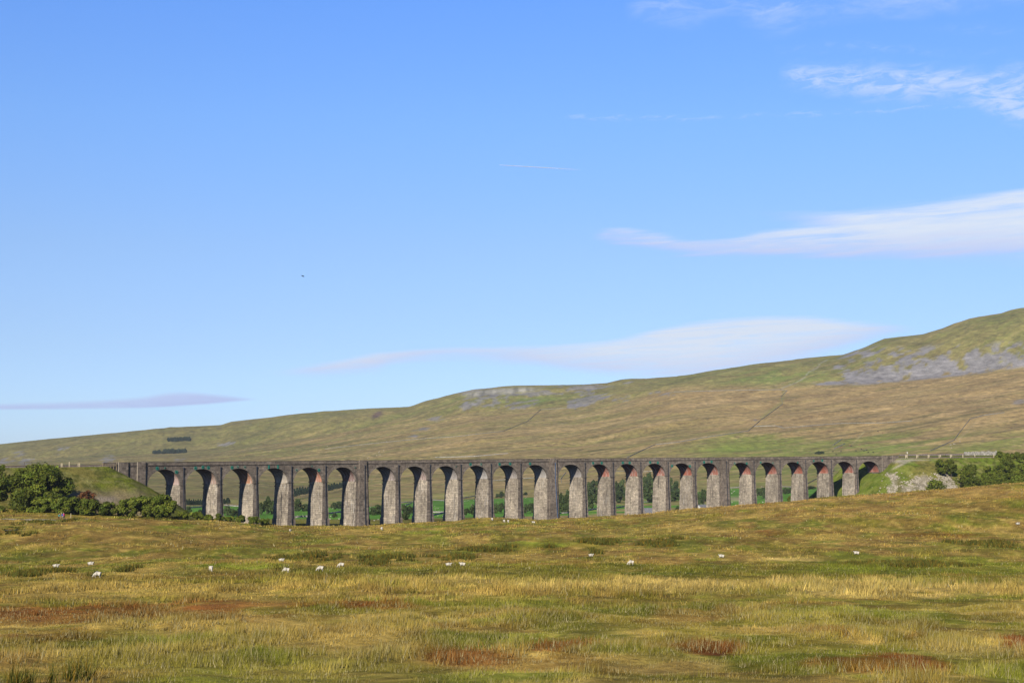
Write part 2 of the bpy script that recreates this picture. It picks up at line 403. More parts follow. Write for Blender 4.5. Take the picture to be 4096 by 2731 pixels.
M['slate'] = flat('slate_roof', (.22,.22,.23), .8, .15, .2, 1)
M['white_wall'] = flat('white_render', (.75,.74,.70), .9, .1, .1, 1)
M['barn_wall'] = flat('barn_stone', (.45,.38,.31), .9, .1, .25, 1)
M['red_roof'] = flat('rusty_roof', (.34,.15,.13), .85, .1, .3, .6)
M['bluepaint'] = flat('dark_blue_paint', (.02,.055,.15), .6, .3)
M['dark'] = flat('dark_opening', (.02,.02,.02), .9, .05)
M['orange'] = flat('orange_plastic', (.85,.25,.14), .6, .3)
M['skin'] = flat('skin', (.60,.38,.28), .6, .2, .05)
M['hair'] = flat('hair', (.45,.36,.25), .7, .2, .1)
for n_, c_ in dict(turq=(.06,.50,.44), navy=(.02,.04,.16), blue=(.04,.16,.60), khaki=(.48,.42,.30), pink=(.75,.10,.28), maroon=(.20,.01,.035), darkcloth=(.05,.05,.06), brown=(.09,.045,.03)).items():
    M[n_] = flat('cloth_'+n_, c_, .85, .1, .12, 4)

# ------------------------------------------------------------------ ground colours
tan = np.array([.36,.275,.085]); olive = np.array([.205,.19,.035]); green = np.array([.15,.19,.025]); rust = np.array([.20,.075,.022])
brown = np.array([.25,.165,.055]); straw = np.array([.50,.40,.15]); dgreen = np.array([.10,.125,.02]); lime = np.array([.20,.28,.03])
def lerp(c, d, f): return c*(1-f[:,None])+d*f[:,None]
PATCH = [ # cx, cy, rx, ry, colour, strength (places given as they are seen; the colour belongs to the turf there)
 (2500,2288,1900,30,dgreen,.8),(3700,2262,700,42,green,.8),(500,2322,700,14,olive,.7),
 (1400,2352,1300,30,tan*1.15,.75),(3100,2352,1300,38,straw*.95,.8),(500,2345,500,28,tan*1.1,.7),(2300,2330,900,22,straw,.7),
 (500,2432,850,34,rust,.75),(250,2470,420,26,rust*.8,.6),(1150,2425,450,18,rust*1.2,.5),(300,2540,330,26,rust*.9,.5),
 (1900,2622,230,34,rust,.6),(2250,2585,170,20,rust*1.3,.8),(2830,2597,160,30,rust*.85,.9),(3450,2655,330,36,rust,.95),(4060,2575,90,22,rust,.9),(3650,2560,60,20,rust,.6),
 (3060,2128,85,13,rust,.8),(3750,2145,200,12,rust,.5),(1990,2267,1200,14,olive,.3),
 (990,2268,230,13,lime,.8),(2190,2172,130,12,lime,.75),(1680,2127,90,8,lime,.7),(1680,2103,110,7,lime*.9,.7),(3800,2195,420,12,green,.5),
 (3190,2239,170,11,straw*1.2,.9),(1350,2262,160,10,straw*.8,.4),(2440,2246,100,8,straw,.6),
 (900,2180,260,30,brown,.6),(500,2145,420,40,brown*1.1,.5),(300,2215,260,20,dgreen,.5),(1000,2310,1000,10,brown,.5),
 (3300,2040,500,30,brown*1.25,.55),(3900,1985,420,30,brown*1.3,.6),(2600,2130,260,20,dgreen,.45),(2900,2190,400,12,olive,.4),(2700,2168,420,8,dgreen,.55),
 (700,2600,600,80,green,.5),(2500,2500,500,60,olive,.4),(1500,2700,900,60,green*1.05,.55),(3500,2500,600,60,green*1.1,.5),(3800,2420,400,30,green*1.1,.35),
 (1850,2560,300,30,green,.4),(2000,2460,500,30,brown,.4),(3300,2540,120,20,rust,.5),(3900,2610,260,26,straw*.85,.5),(2650,2660,260,40,straw*.8,.5),(1500,2620,180,40,straw*.8,.4),
 (1860,2625,170,24,rust,.55),(2830,2597,170,28,rust*.8,.9),(3450,2655,340,36,rust*.85,1.0),(3550,2640,200,22,rust*.7,.8),(4060,2575,90,22,rust*.9,.9),(2500,2310,1500,16,olive*.9,.5),
]
def fgcol(x, y, fine=None):
    px = CX+6000*x/y; z = H(x, y); py = 1862-6000*z/y
    py = np.where(py < 3500, proj(x, y, z)[1], py)
    n1 = fbm(x/14, y/22, 31, 4); n2 = fbm(x/3.3, y/5, 37, 4); n3 = fbm(x/1.1, y/1.6, 41, 3)
    c = lerp(np.tile(olive, (len(x), 1)), tan, sm(n1*.55+n2*.45, .38, .6))
    c = lerp(c, green, sm(fbm(x/9+7, y/15, 43, 4), .5, .66)*.75)
    c = lerp(c, brown, sm(fbm(x/6-9, y/11, 47, 4), .52, .68)*.7)
    c = lerp(c, straw, sm(n3, .62, .8)*.35)
    wx = (fbm(x/10, y/20, 51, 4)-.5); wy = (fbm(x/8, y/14, 53, 4)-.5)
    for (cx, cy, rx, ry, pc, st) in PATCH:
        d = ((px+wx*rx*1.3-cx)/rx)**2+((py+wy*ry*2.2-cy)/ry)**2
        f = (1-sm(d, .35, 1.15))*st*(0.45+.55*sm(n2, .35, .55))
        c = lerp(c, pc, f)
    # sandy-brown crest on the right-hand rise
    f = sm(px, 2200, 3000)*sm(y, 420, 520)*(1-sm(y, 570, 620))*.6
    c = lerp(c, np.array([.38,.255,.10]), f*sm(n1, .25, .6))
    c = c*(.50+1.0*n3)[:,None]*(.78+.44*sm(fbm(x/4+3, y/9, 57, 4), .28, .72))[:,None]*np.array([1.30,1.16,.86])
    return c
def hillcol(x, y):
    px = CX+6000*x/y; z = H(x, y); py = proj(x, y, z)[1]
    u = (x*.86+y*.5); w = (-x*.5+y*.86)
    n1 = fbm(u/260, w/60, 61, 5, .6); n2 = fbm(u/90, w/22, 63, 4, .6); n3 = fbm(x/30, y/30, 65, 4, .6)
    tanh_ = np.array([.37,.285,.135]); grn = np.array([.20,.22,.065]); brn = np.array([.27,.185,.10]); dk = np.array([.15,.145,.06])
    c = lerp(np.tile(tanh_, (len(x), 1)), grn, sm(n1*.6+n2*.4, .38, .57))
    b = brkl(px)
    up = 1-sm(py, b-30, b+20)
    c = lerp(c, np.array([.205,.225,.072]), up*.6)
    c = lerp(c, brn, sm(n2, .5, .68)*.6*(1-up*.5))
    right = sm(px, 2300, 3000)*(1-up)*(1-sm(py, 1680, 1760))
    c = lerp(c, np.array([.43,.31,.165]), right*.65)
    c = lerp(c, brn*1.1, right*sm(n2, .45, .62)*.6)
    c = lerp(c, tanh_*1.12, (1-up)*sm(px, 900, 2000)*.35)
    c = lerp(c, dk, sm(fbm(u/120+5, w/16, 67, 4), .6, .74)*.65)
    left = 1-sm(px, 700, 1600)
    c = lerp(c, np.array([.20,.185,.08]), left*.5)
    # brighter pasture low on the right
    f = sm(px, 2600, 3000)*(1-sm(px, 3900, 4300))*sm(py, 1700, 1760)*sm(n1, .35, .55)
    c = lerp(c, np.array([.21,.27,.055]), f*.75)
    f = np.exp(-((px-3450)/260)**2-((py-1790)/22)**2)+np.exp(-((px-2960)/260)**2-((py-1795)/14)**2)
    c = lerp(c, np.array([.19,.28,.05]), np.clip(f, 0, 1)*.7*sm(n2, .3, .6))
    f = np.exp(-((px-3120)/230)**2-((py-1510)/40)**2)+np.exp(-((px-2150)/200)**2-((py-1600)/22)**2)
    c = lerp(c, np.array([.15,.23,.05]), np.clip(f, 0, 1)*.75*sm(n3, .3, .6))
    # dark gully
    f = np.exp(-((px-1508+(py-1658)*.9)/16)**2-((py-1658)/14)**2); c = lerp(c, np.array([.12,.08,.09]), np.clip(f*1.4, 0, .9))
    n5 = fbm(u/170, w/11, 68, 5, .65); n6 = fbm(u/70+9, w/7, 69, 4, .65)
    c = lerp(c, np.array([.52,.40,.23]), sm(n5, .54, .7)*.55*(1-up*.6)*sm(px, 300, 1500))
    c = lerp(c, np.array([.17,.125,.07]), sm(n6, .56, .7)*.5*(1-up*.4))
    rg = 1-np.abs(2*fbm((x+y*.25)/26, y/260, 70, 3)-1); c = lerp(c, np.array([.12,.12,.05]), sm(rg, .86, .97)*up*.35)
    c = c*np.array([1.0,.97,.88])
    c = lerp(c, np.array([.13,.105,.05]), sm(fbm(u/55, w/5.5, 66, 4, .7), .57, .7)*.28)
    # scree
    sc = np.array([.245,.24,.27])
    sb = np.interp(px, [3240,3274,3470,3700,3900,4096,5700], [1530,1541,1541,1521,1500,1472,1440])
    st = np.interp(px, [3240,3274,3340,3420,3700,4096,5700], [1529,1515,1450,1395,1385,1370,1350])
    v = (sb-py)/np.maximum(sb-st, 1)
    sn = fbm((u)/120, w/30, 71, 5, .6)*.55+fbm(x/28, y/90, 73, 4, .6)*.45
    f = sm(px, 3240, 3290)*sm(v, -.02, .06)*(1-sm(v, .85, 1.15))*sm(sn-.17*np.clip(v, 0, 1), .35, .41)
    c = lerp(c, sc, np.clip(f, 0, 1)*.95)
    for (cx, cy, rx, ry) in [(1868,1623,26,20),(1955,1602,80,24),(2092,1614,42,22),(2345,1595,60,34),(2312,1624,34,12),(2466,1592,60,14),(2657,1576,46,9),(1740,1677,34,9),(1687,1715,28,8),(1657,1742,20,7),(2025,1570,190,12),(2330,1550,120,10),(3020,1680,18,7),
                             (244,1795,26,15),(77,1815,26,10),(100,1845,26,12),(430,1835,28,14),(714,1840,24,7),(900,1775,30,8),(20,1845,34,12),(4085,1610,22,12),(2512,1540,16,14)]:
        d = ((px-cx+(py-cy)*.8)/rx)**2+((py-cy)/ry)**2+(n2-.5)*5+(fbm(x/12, y/30, 79, 3)-.5)*4
        c = lerp(c, sc*.92, (1-sm(d, .2, 1.0))*.75)
    # limestone scar under the skyline
    f = np.exp(-((py-np.interp(px, [1850,1960,2100,2250], [1585,1567,1558,1556]))/9)**2)*sm(px, 1850, 1890)*(1-sm(px, 2080, 2200))
    c = lerp(c, np.array([.36,.35,.31])*(.45+1.0*vnoise(x/7, y/400, 75))[:,None], np.clip(f*1.3, 0, 1)*.9)
    # stream bed / rocky line and tracks
    def line(P, wd, colr, k):
        nonlocal c
        P = np.array(P, float)
        best = np.full(len(px), 1e9)
        for a, b_ in zip(P[:-1], P[1:]):
            ab = b_-a; t = np.clip(((px-a[0])*ab[0]+(py-a[1])*ab[1])/(ab@ab), 0, 1)
            best = np.minimum(best, np.hypot(px-a[0]-t*ab[0], (py-a[1]-t*ab[1])))
        c = lerp(c, np.array(colr), (1-sm(best, wd*.4, wd))*k)
    line([(3315,1440),(3290,1452),(3275,1472),(3238,1490),(3225,1510),(3190,1530),(3130,1553)], 3.2, (.36,.36,.33), .45)
    line([(3408,1777),(3460,1727)], 3.5, (.42,.36,.18), .8); line([(3840,1755),(3905,1690)], 4, (.40,.32,.17), .7)
    line([(3140,1565),(3130,1610),(3050,1670)], 9, (.20,.25,.07), .35)
    f = ((px > 2460)&(px < 2501)&(0 > 1))
    # valley floor: walled pastures and rough ground
    nf = fbm(x/60, y/60, 81, 4)
    fld = np.array([.115,.27,.035])
    lo = np.interp(px, [0,900,1165,1450,1700,2133,2300,2900,3423,4096], [2030,2024,2030,2030,2003,1990,2015,1955,1945,1930])
    hi = np.interp(px, [0,900,1165,1450,1700,2133,2500,2900,3423,4096], [2076,2076,2077,2077,2072,2063,2055,2050,2030,2000])
    vf = sm(py, lo-3, lo+1)*(1-sm(py, hi-1, hi+3))*sm(y, 640, 720)
    rough_ = sm(py, lo-45, lo-20)*(1-sm(py, lo-3, lo+3))
    c = lerp(c, np.array([.28,.30,.085]), rough_*.6*sm(nf, .4, .6))
    pt_ = (sm(px, 2330, 2420)*(1-sm(px, 2840, 2900)))
    c = lerp(c, fld*(.85+.3*nf)[:,None], vf*(1-pt_*sm(nf, .42, .55)*.9))
    # brown-green rough strip right behind the piers on the left
    f = (1-sm(y, 690, 760))*sm(y, 500, 560)
    c = lerp(c, olive*.95*(.7+.6*nf)[:,None], f)
    # stone fringed bank between fields
    f = np.exp(-((py-1995)/9)**2)*np.exp(-((px-2945)/60)**2)
    c = lerp(c, np.array([.45,.38,.26]), f*.8)
    return c*(.80+.40*n3)[:,None]*np.array([1.16,1.12,1.0])
def gcol(x, y):
    a = fgcol(x, y); b = hillcol(x, y); px = CX+6000*x/y
    yy = np.interp(px, [-1600,0,900,1165,1700,2100,2900,5700], [600,600,600,600,610,570,600,600])
    f = sm(y, yy-15, yy+20)
    return a*(1-f[:,None])+b*f[:,None]
# ------------------------------------------------------------------ terrain mesh
def build_terrain():
    cols = np.concatenate([np.arange(-1600, -150, 50), np.arange(-150, 4250, 7.5), np.arange(4250, 5701, 50)])
    def grid(rows, name, m, kind='structure'):
        t = (cols-CX)/6000
        Yg, Tg = np.meshgrid(rows, t, indexing='ij'); Xg = Tg*Yg
        x = Xg.ravel(); y = Yg.ravel(); z = H(x, y); c = gcol(x, y)
        nr, nc = Yg.shape; i = np.arange(nr-1)[:,None]*nc+np.arange(nc-1)[None]
        f = np.stack([i, i+1, i+nc+1, i+nc], -1).reshape(-1, 4)
        me = npmesh(name, np.stack([x, y, z], 1), f, m, c, True)
        return tag(obj(name, me), kind=kind)
    r1 = np.concatenate([np.geomspace(2, 40, 25)[:-1], np.geomspace(40, 660, 460)])
    grid(r1, 'moor_ground', M['moor'])
    r2 = np.concatenate([np.geomspace(660, 2100, 150)[:-1], np.linspace(2100, 5400, 330)])
    grid(r2, 'hills', M['hill'])
build_terrain()
# ------------------------------------------------------------------ embankments
def bank(side):
    if side == 'L': s = np.arange(-135, SL_END+46, .6)
    else: s = np.arange(SR_END-46, 560, .6)
    o = np.arange(-46, 34, .6)
    Sg, Og = np.meshgrid(s, o, indexing='ij'); ss = Sg.ravel(); oo = Og.ravel()
    x, y, t = F(ss); X = x-oo*np.sin(t); Y = y+oo*np.cos(t)
    z = emb_z(ss, oo, side); g = H(X, Y)
    z = np.maximum(z, g-1.2)
    # keep clear of the masonry it is heaped against
    n1 = fbm(ss/5, oo/5, 91, 4); n2 = fbm(ss/16, oo/16, 93, 3)
    a = np.tile(np.array([.165,.19,.022]), (len(ss), 1)) if side == 'L' else np.tile(np.array([.17,.225,.026]), (len(ss), 1))
    a = lerp(a, np.array([.24,.20,.055]), sm(n1*.5+n2*.5, .38, .58)*.85)
    a = lerp(a, np.array([.085,.095,.02]), sm(fbm(ss/2.2, oo/1.4, 95, 3), .48, .66)*.75); a = lerp(a, np.array([.30,.27,.10]), sm(fbm(ss/2.9, oo/1.7, 96, 3), .55, .7)*.5)
    px, py = proj(X, Y, z)
    if side == 'L':
        f = sm(py, 1940, 1985)*sm(px, 250, 330)*(1-sm(px, 560, 620)); a = lerp(a, np.array([.27,.21,.12]), f*.75)
        f = np.exp(-((px-420)/45)**2-((py-1998)/14)**2)+np.exp(-((px-290)/50)**2-((py-1980)/7)**2); a = lerp(a, np.array([.34,.28,.22]), np.clip(f*1.2, 0, 1)*.8*sm(n1, .3, .6))
        top = (1-sm(np.abs(oo-W/2), 5.2, 6.2))*(ss < SL_END if side == 'L' else ss > SR_END)
    else:
        f = (1-sm(px, 3600, 3680))*sm(py, 1850, 1870); a = lerp(a, np.array([.14,.22,.02]), f*.5*sm(n2, .35, .6))
        wv = (n1-.5)*60
        f = sm(px+wv, 3545, 3560)*(1-sm(px+wv*.6, 3580, 3600))*sm(py, 1885, 1900); a = lerp(a, np.array([.36,.31,.23]), f*.8*sm(n2, .25, .55))
        low = np.interp(px, [3560,3600,3700,3790,3850], [1960,1935,1900,1935,1970])
        f = sm(py+wv*.4, low-8, low+12)*sm(px, 3590, 3610)*(1-sm(px+wv*.3, 3770, 3810)); a = lerp(a, np.array([.34,.29,.22]), f*.85*sm(n1, .3, .55))
        d = np.abs((px-3760)*.8-(py-1890)*.62); f = (1-sm(d, 12, 26))*sm(py, 1888, 1896); a = lerp(a, np.array([.34,.30,.22]), f*sm(n1, .4, .55)*.8)
        f = np.exp(-((px-3597)/16)**2)*sm(py, 1900, 1930); a = lerp(a, np.array([.16,.14,.05]), f*.8)
        f = np.exp(-((px-3600)/40)**2-((py-1845)/7)**2)+np.exp(-((px-3605+(py-1858)*1.9)/9)**2-((py-1862)/14)**2)+np.exp(-((px-3660)/60)**2-((py-1839)/3)**2)
        a = lerp(a, np.array([.45,.39,.31]), np.clip(f, 0, 1)*.8)
        top = (1-sm(np.abs(oo-W/2), 5.2, 6.2))*(ss < SL_END if side == 'L' else ss > SR_END)
    a = lerp(a, np.array([.27,.22,.17]), top*.8)
    nr, nc = Sg.shape; i = np.arange(nr-1)[:,None]*nc+np.arange(nc-1)[None]
    f = np.stack([i, i+nc, i+nc+1, i+1], -1).reshape(-1, 4)
    # drop faces lying inside the masonry of the viaduct and its openings of the last arches stay above ground only
    me = npmesh('embankment', np.stack([X, Y, z], 1), f, M['bank'], a, True)
    tag(obj('embankment', me), kind='structure')
bank('L'); bank('R')
# ------------------------------------------------------------------ viaduct
def build_viaduct():
    root = empty('viaduct', V(S[11], W/2, -24))
    tag(root, 'long curving stone railway viaduct of twenty-four tall arches crossing the moor', 'viaduct')
    mats = [M['stone_dark'], M['stone_pale'], M['stone_trim']]
    inv = Vector(root.location)
    def fin(mb, name, ms, parent=root):
        mb.v = [tuple(Vector(p)-inv) for p in mb.v]
        o = mb.build(name, ms, parent)
        return o
    def ground(s, o=4):
        x, y, z = V(s, o, 0); return float(H(np.array([x]), np.array([y]))[0])
    SPR = -8.25; CRN = -2.6; HS = 6.7; RISE = SPR and (CRN-SPR)
    def hexv(mb, s0, s1, o0, o1, zb, zt, m=0, b=0., rel=True, bo=0.):
        """block between stations; b/bo batter outwards at the bottom; z relative to parapet line"""
        def z(s, v): return Zt(s)+v if rel else v
        P = [V(s0-b, o0-bo, z(s0, zb)), V(s1+b, o0-bo, z(s1, zb)), V(s1+b, o1+bo, z(s1, zb)), V(s0-b, o1+bo, z(s0, zb)),
             V(s0, o0, z(s0, zt)), V(s1, o0, z(s1, zt)), V(s1, o1, z(s1, zt)), V(s0, o1, z(s0, zt))]
        mb.hexa(P, m)
    arches = []
    for k in range(1, 25):
        if k == 1: b = S[0]-1.1; a = b-2*HS
        elif k == 24: a = S[22]+1.1; b = a+2*HS
        else:
            a = S[k-2]+(2.9 if (k-1) in kings else 1.1); b = S[k-1]-(2.9 if k in kings else 1.1)
        arches.append((a, b))
    # piers
    for n in range(1, 24):
        s = S[n-1]; hw = 2.9 if n in kings else 1.1
        g = min(ground(s, 0), ground(s, W), ground(s-3), ground(s+3))-2.0
        zt = SPR; zb = g-Zt(s)
        Hh = zt-zb
        bat = .034
        mb = MB(); plz = zb+5.0
        d1 = zt-plz
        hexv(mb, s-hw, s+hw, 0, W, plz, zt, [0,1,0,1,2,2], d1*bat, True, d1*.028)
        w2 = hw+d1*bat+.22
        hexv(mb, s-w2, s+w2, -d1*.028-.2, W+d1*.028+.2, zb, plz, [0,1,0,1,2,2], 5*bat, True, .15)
        po = fin(mb, 'pier', mats)
        if n in kings:
            mb = MB(); q = 1.65; dd = -1.3-zb
            hexv(mb, s-q, s+q, -.75, -.002, zb, .12, [0,3,0,0,2,2], .9, True, .028*dd)
            hexv(mb, s-q, s+q, W+.002, W+.75, zb, .12, [0,3,0,0,2,2], .9, True, .028*dd)
            fin(mb, 'pilaster', mats+[M['stone_strip']], po)
        mb = MB()
        hexv(mb, s-hw-.28, s+hw+.28, -.28, .55, zt-.12, zt+.22, 0)
        fin(mb, 'impost', [M['stone_trim']], po)
        mb = MB(); hexv(mb, s-hw-.28, s+hw+.28, W-.55, W+.28, zt-.12, zt+.22, 0); hexv(mb, s-hw-.26, s+hw+.26, W-.5, W+.25, zt-1.55, zt-1.2, 0)
        fin(mb, 'impost', [M['stone_trim']], po)
        # drain pipe on the face of the pier
        oz = -.75 if n in kings else 0; off = .55 if n in kings else 0
        pb = zb+2.2; dd = zt-pb
        z0 = Zt(s)-2.2; z1 = Zt(s)+zt; z2 = Zt(s)+pb
        mb = MB(); r = .13
        a = V(s+off, oz-.35, z0); b_ = V(s+off, oz-.42, z1); c_ = V(s+off, oz-.62-dd*.028, z2)
        if n == 12: c_ = V(s+off+.5, oz-.95-dd*.028, z2)
        mb.tube(a, b_, r); mb.tube(b_, c_, r)
        mb.box(tuple(np.array(a)+[0,0,.15]), (.4,.4,.4))
        fin(mb, 'drainpipe', [M['iron_blue'] if n == 12 else M['iron']], po)
    # spandrel walls front and back
    NA = 28
    for side, o in (('f', 0.0), ('b', W)):
        mb = MB()
        def strip(sa, sb, za, zb_):
            P = [V(sa, o, Zt(sa)+za), V(sb, o, Zt(sb)+zb_), V(sb, o, Zt(sb)-1.3), V(sa, o, Zt(sa)-1.3)]
            mb.face(P, [(sa, P[0][2]), (sb, P[1][2]), (sb, P[2][2]), (sa, P[3][2])], 0)
        for (a, b) in arches:
            c = (a+b)/2; A = np.linspace(math.pi, 0, NA+1)
            for i in range(NA):
                strip(c+HS*math.cos(A[i]), c+HS*math.cos(A[i+1]), SPR+RISE*math.sin(A[i]), SPR+RISE*math.sin(A[i+1]))
        for k in range(23):
            for sa, sb in zip(*(lambda q: (q[:-1], q[1:]))(np.linspace(arches[k][1], arches[k+1][0], 3))): strip(sa, sb, SPR, SPR)
        fin(mb, 'spandrel_wall', [M['stone_dark']])
    # arches: brick soffit with stone edge rings, voussoir ring on each face
    tints = {1:(.50,.33,.27),2:(.40,.26,.19),3:(.46,.22,.12),4:(.50,.42,.32),5:(.56,.24,.14),6:(.22,.12,.10),7:(.36,.28,.24),8:(.34,.24,.20),9:(.40,.35,.31),10:(.44,.40,.36),11:(.36,.31,.27),12:(.42,.38,.33),13:(.36,.32,.29)}
    for k, (a, b) in enumerate(arches, 1):
        c = (a+b)/2; mb = MB(); A = np.linspace(math.pi, 0, 37)
        for i in range(36):
            s0 = c+HS*math.cos(A[i]); s1 = c+HS*math.cos(A[i+1]); z0 = Zt(s0)+SPR+RISE*math.sin(A[i]); z1 = Zt(s1)+SPR+RISE*math.sin(A[i+1])
            for (o0, o1, m) in ((0, .8, 1), (.8, W-.8, 0), (W-.8, W, 1)):
                P = [V(s0, o0, z0), V(s0, o1, z0), V(s1, o1, z1), V(s1, o0, z1)]
                v0 = abs(A[i]-math.pi/2)*6.2; v1 = abs(A[i+1]-math.pi/2)*6.2
                mb.face(P, [(o0+k*3.1, v0), (o1+k*3.1, v0), (o1+k*3.1, v1), (o0+k*3.1, v1)], m)
        so = fin(mb, 'arch_soffit', [M['soffit'], M['voussoir']])
        so.color = (*tints.get(k, (.42+.04*rnd.random(), .155, .10)), 1)
        mb = MB(); NV = 31
        for o0, sg in ((0, -1), (W, 1)):
            mb = MB()
            for i in range(NV):
                t0 = math.pi-i*math.pi/NV-.012; t1 = math.pi-(i+1)*math.pi/NV+.012
                pr = .05+rnd.random()*.09; th = .82+rnd.random()*.12
                if i == NV//2: th = 1.1; pr = .14
                q = []
                for t_, ex in ((t0, 0), (t1, 0), (t1, th), (t0, th)):
                    q.append((c+(HS+ex)*math.cos(t_), SPR+(RISE+ex)*math.sin(t_)))
                if sg < 0: oa, ob = -pr, -.003
                else: oa, ob = W+.003, W+pr
                P = [V(q[0][0], oa, Zt(q[0][0])+q[0][1]), V(q[1][0], oa, Zt(q[1][0])+q[1][1]), V(q[1][0], ob, Zt(q[1][0])+q[1][1]), V(q[0][0], ob, Zt(q[0][0])+q[0][1]),
                     V(q[3][0], oa, Zt(q[3][0])+q[3][1]), V(q[2][0], oa, Zt(q[2][0])+q[2][1]), V(q[2][0], ob, Zt(q[2][0])+q[2][1]), V(q[3][0], ob, Zt(q[3][0])+q[3][1])]
                mb.hexa(P, 0)
            fin(mb, 'voussoir_ring', [M['voussoir']])
    # parapets, string course, deck
    s0 = s_of_px(468); s1 = s_of_px(3592)
    q = np.linspace(s0, s1, 110)
    for (oa, ob, sc) in ((.02, .5, -1), (W-.5, W-.02, 1)):
        mb = MB(); mc = MB(); ms = MB()
        for a, b in zip(q[:-1], q[1:]):
            hexv(mb, a, b, oa, ob, -1.05, -.13, 0)
            j = rnd.uniform(-.02, .02)
            hexv(mc, a+.01, b-.01, oa-.1, ob+.1, -.13, 0+j, 0)
            if sc < 0: hexv(ms, a, b, -.24, .9, -1.34, -1.06, 0)
            else: hexv(ms, a, b, W-.9, W+.24, -1.34, -1.06, 0)
        p_ = fin(mb, 'parapet', [M['stone_dark']]); fin(mc, 'coping', [M['stone_trim']], p_); fin(ms, 'string_course', [M['stone_trim']])
    mb = MB()
    for a, b in zip(q[:-1], q[1:]): hexv(mb, a, b, .9, W-.9, -1.5, -1.25, 0)
    fin(mb, 'trackbed', [M['ballast']])
    # abutments
    for side in (0, 1):
        mb = MB(); ms = [M['stone_dark'], M['stone_pale'], M['stone_trim'], M['stone_strip']]
        if side == 0:
            a, b = s0+.4, arches[0][0]; g = -17.0
        else:
            a, b = arches[-1][1], s1-.4; g = -22.0
        mb_s = np.linspace(a, b, 4)
        for u, v in zip(mb_s[:-1], mb_s[1:]):
            P = [V(u, 0, g), V(v, 0, g), V(v, W, g), V(u, W, g), V(u, 0, Zt(u)-1.33), V(v, 0, Zt(v)-1.33), V(v, W, Zt(v)-1.33), V(u, W, Zt(u)-1.33)]
            mb.hexa(P, [0,1,0,1,2,2])
        ab = fin(mb, 'abutment', ms)
        mb = MB()
        if side == 0: pil = [(s_of_px(548), s_of_px(580)), (s_of_px(472), s_of_px(510))]
        else: pil = [(s_of_px(3527), s_of_px(3548)), (s_of_px(3568), s_of_px(3592))]
        for (u, v) in pil:
            P = [V(u, -.6, g), V(v, -.6, g), V(v, -.003, g), V(u, -.003, g), V(u, -.6, Zt(u)+.1), V(v, -.6, Zt(v)+.1), V(v, -.003, Zt(v)+.1), V(u, -.003, Zt(u)+.1)]
            mb.hexa(P, [0,0,0,3,2,2])
        fin(mb, 'pilaster', ms, ab)
        mb = MB(); e = arches[0][0] if side == 0 else arches[-1][1]
        hexv(mb, e-(1.2 if side == 0 else -.0)-(0 if side == 0 else .28), e+(.28 if side == 0 else 1.2), -.25, W+.25, SPR-.12, SPR+.22, 0)
        fin(mb, 'impost', [M['stone_trim']], ab)
    # teal tie plates
    k = 2.868
    plates = [(1801/k,265,1),(1892/k,262,.5),(2024/k,308,1)]
    plates += [(740+x/k, y, s_) for x, y, s_ in [(119,262,1),(203,252,1),(266,258,1),(538,256,1),(602,248,-.8),(684,250,-.8),(960,246,9),(1063,246,9),(1278,284,-.8),(1535,285,.9),(1455,240,.4),(1952,255,-.5)]]
    plates += [(1500+x/k, y, s_) for x, y, s_ in [(1093,220,1),(1215,218,-.9),(1427,218,1),(1548,213,1),(1776,213,1),(928,243,-.5)]]
    plates += [(2260+x/k, y, s_) for x, y, s_ in [(320,205,.9),(419,203,1),(660,201,1),(739,201,1),(974,197,1),(1063,200,1),(1226,237,1),(1430,240,1),(1593,194,1),(1679,190,1),(1943,208,-.9),(2083,208,.9),(2243,198,.8)]]
    plates += [(2900+x/k, y, s_) for x, y, s_ in [(548,203,-.7),(832,198,.7),(1016,180,.8),(1114,175,1)]]
    for px, yy, sz in plates:
        py = 1780+yy/k; s = s_of_px(px); x, y, t = F(s); z = zof(px, py, float(y))
        mb = MB(); m = 0
        fx = Vector(V(s, 0, z)); fn = (Vector(V(s, -1, z))-fx).normalized(); fs = (Vector(V(s+1, 0, z))-fx).normalized(); up = Vector((0,0,1))
        def blk(a0, a1, b0, b1, d0, d1, m):
            P = [fx+fs*a+up*b+fn*d for b, d_ in ((b0, 0), (b1, 0)) for a, d in ((a0, d1), (a1, d1), (a1, d0), (a0, d0))]
            mb.hexa([tuple(p) for p in P], m)
        if sz == 9:
            blk(-.32, .32, -.75, .55, .10, .2, 0); blk(-.1, .1, -.1, .1, .2, .28, 1); nm = 'tie_plate'
        else:
            r = .62*abs(sz); n = 16
            ring = lambda d: [fx+fs*(r*math.cos(i*2*math.pi/n))+up*(r*math.sin(i*2*math.pi/n))+fn*d for i in range(n)]
            A, B = ring(.12), ring(.22)
            mb.face([tuple(p) for p in B], None, 0)
            for i in range(n): mb.face([tuple(A[i]), tuple(A[(i+1)%n]), tuple(B[(i+1)%n]), tuple(B[i])], None, 0)
            q_ = r*.62
            blk(-q_, q_, -.07, .07, .22, .27, 1); blk(-.07, .07, -q_, q_, .222, .275, 1)
        fin(mb, 'tie_plate', [M['teal'] if sz > 0 else M['teal_faded'], M['black']])
    return root
build_viaduct()

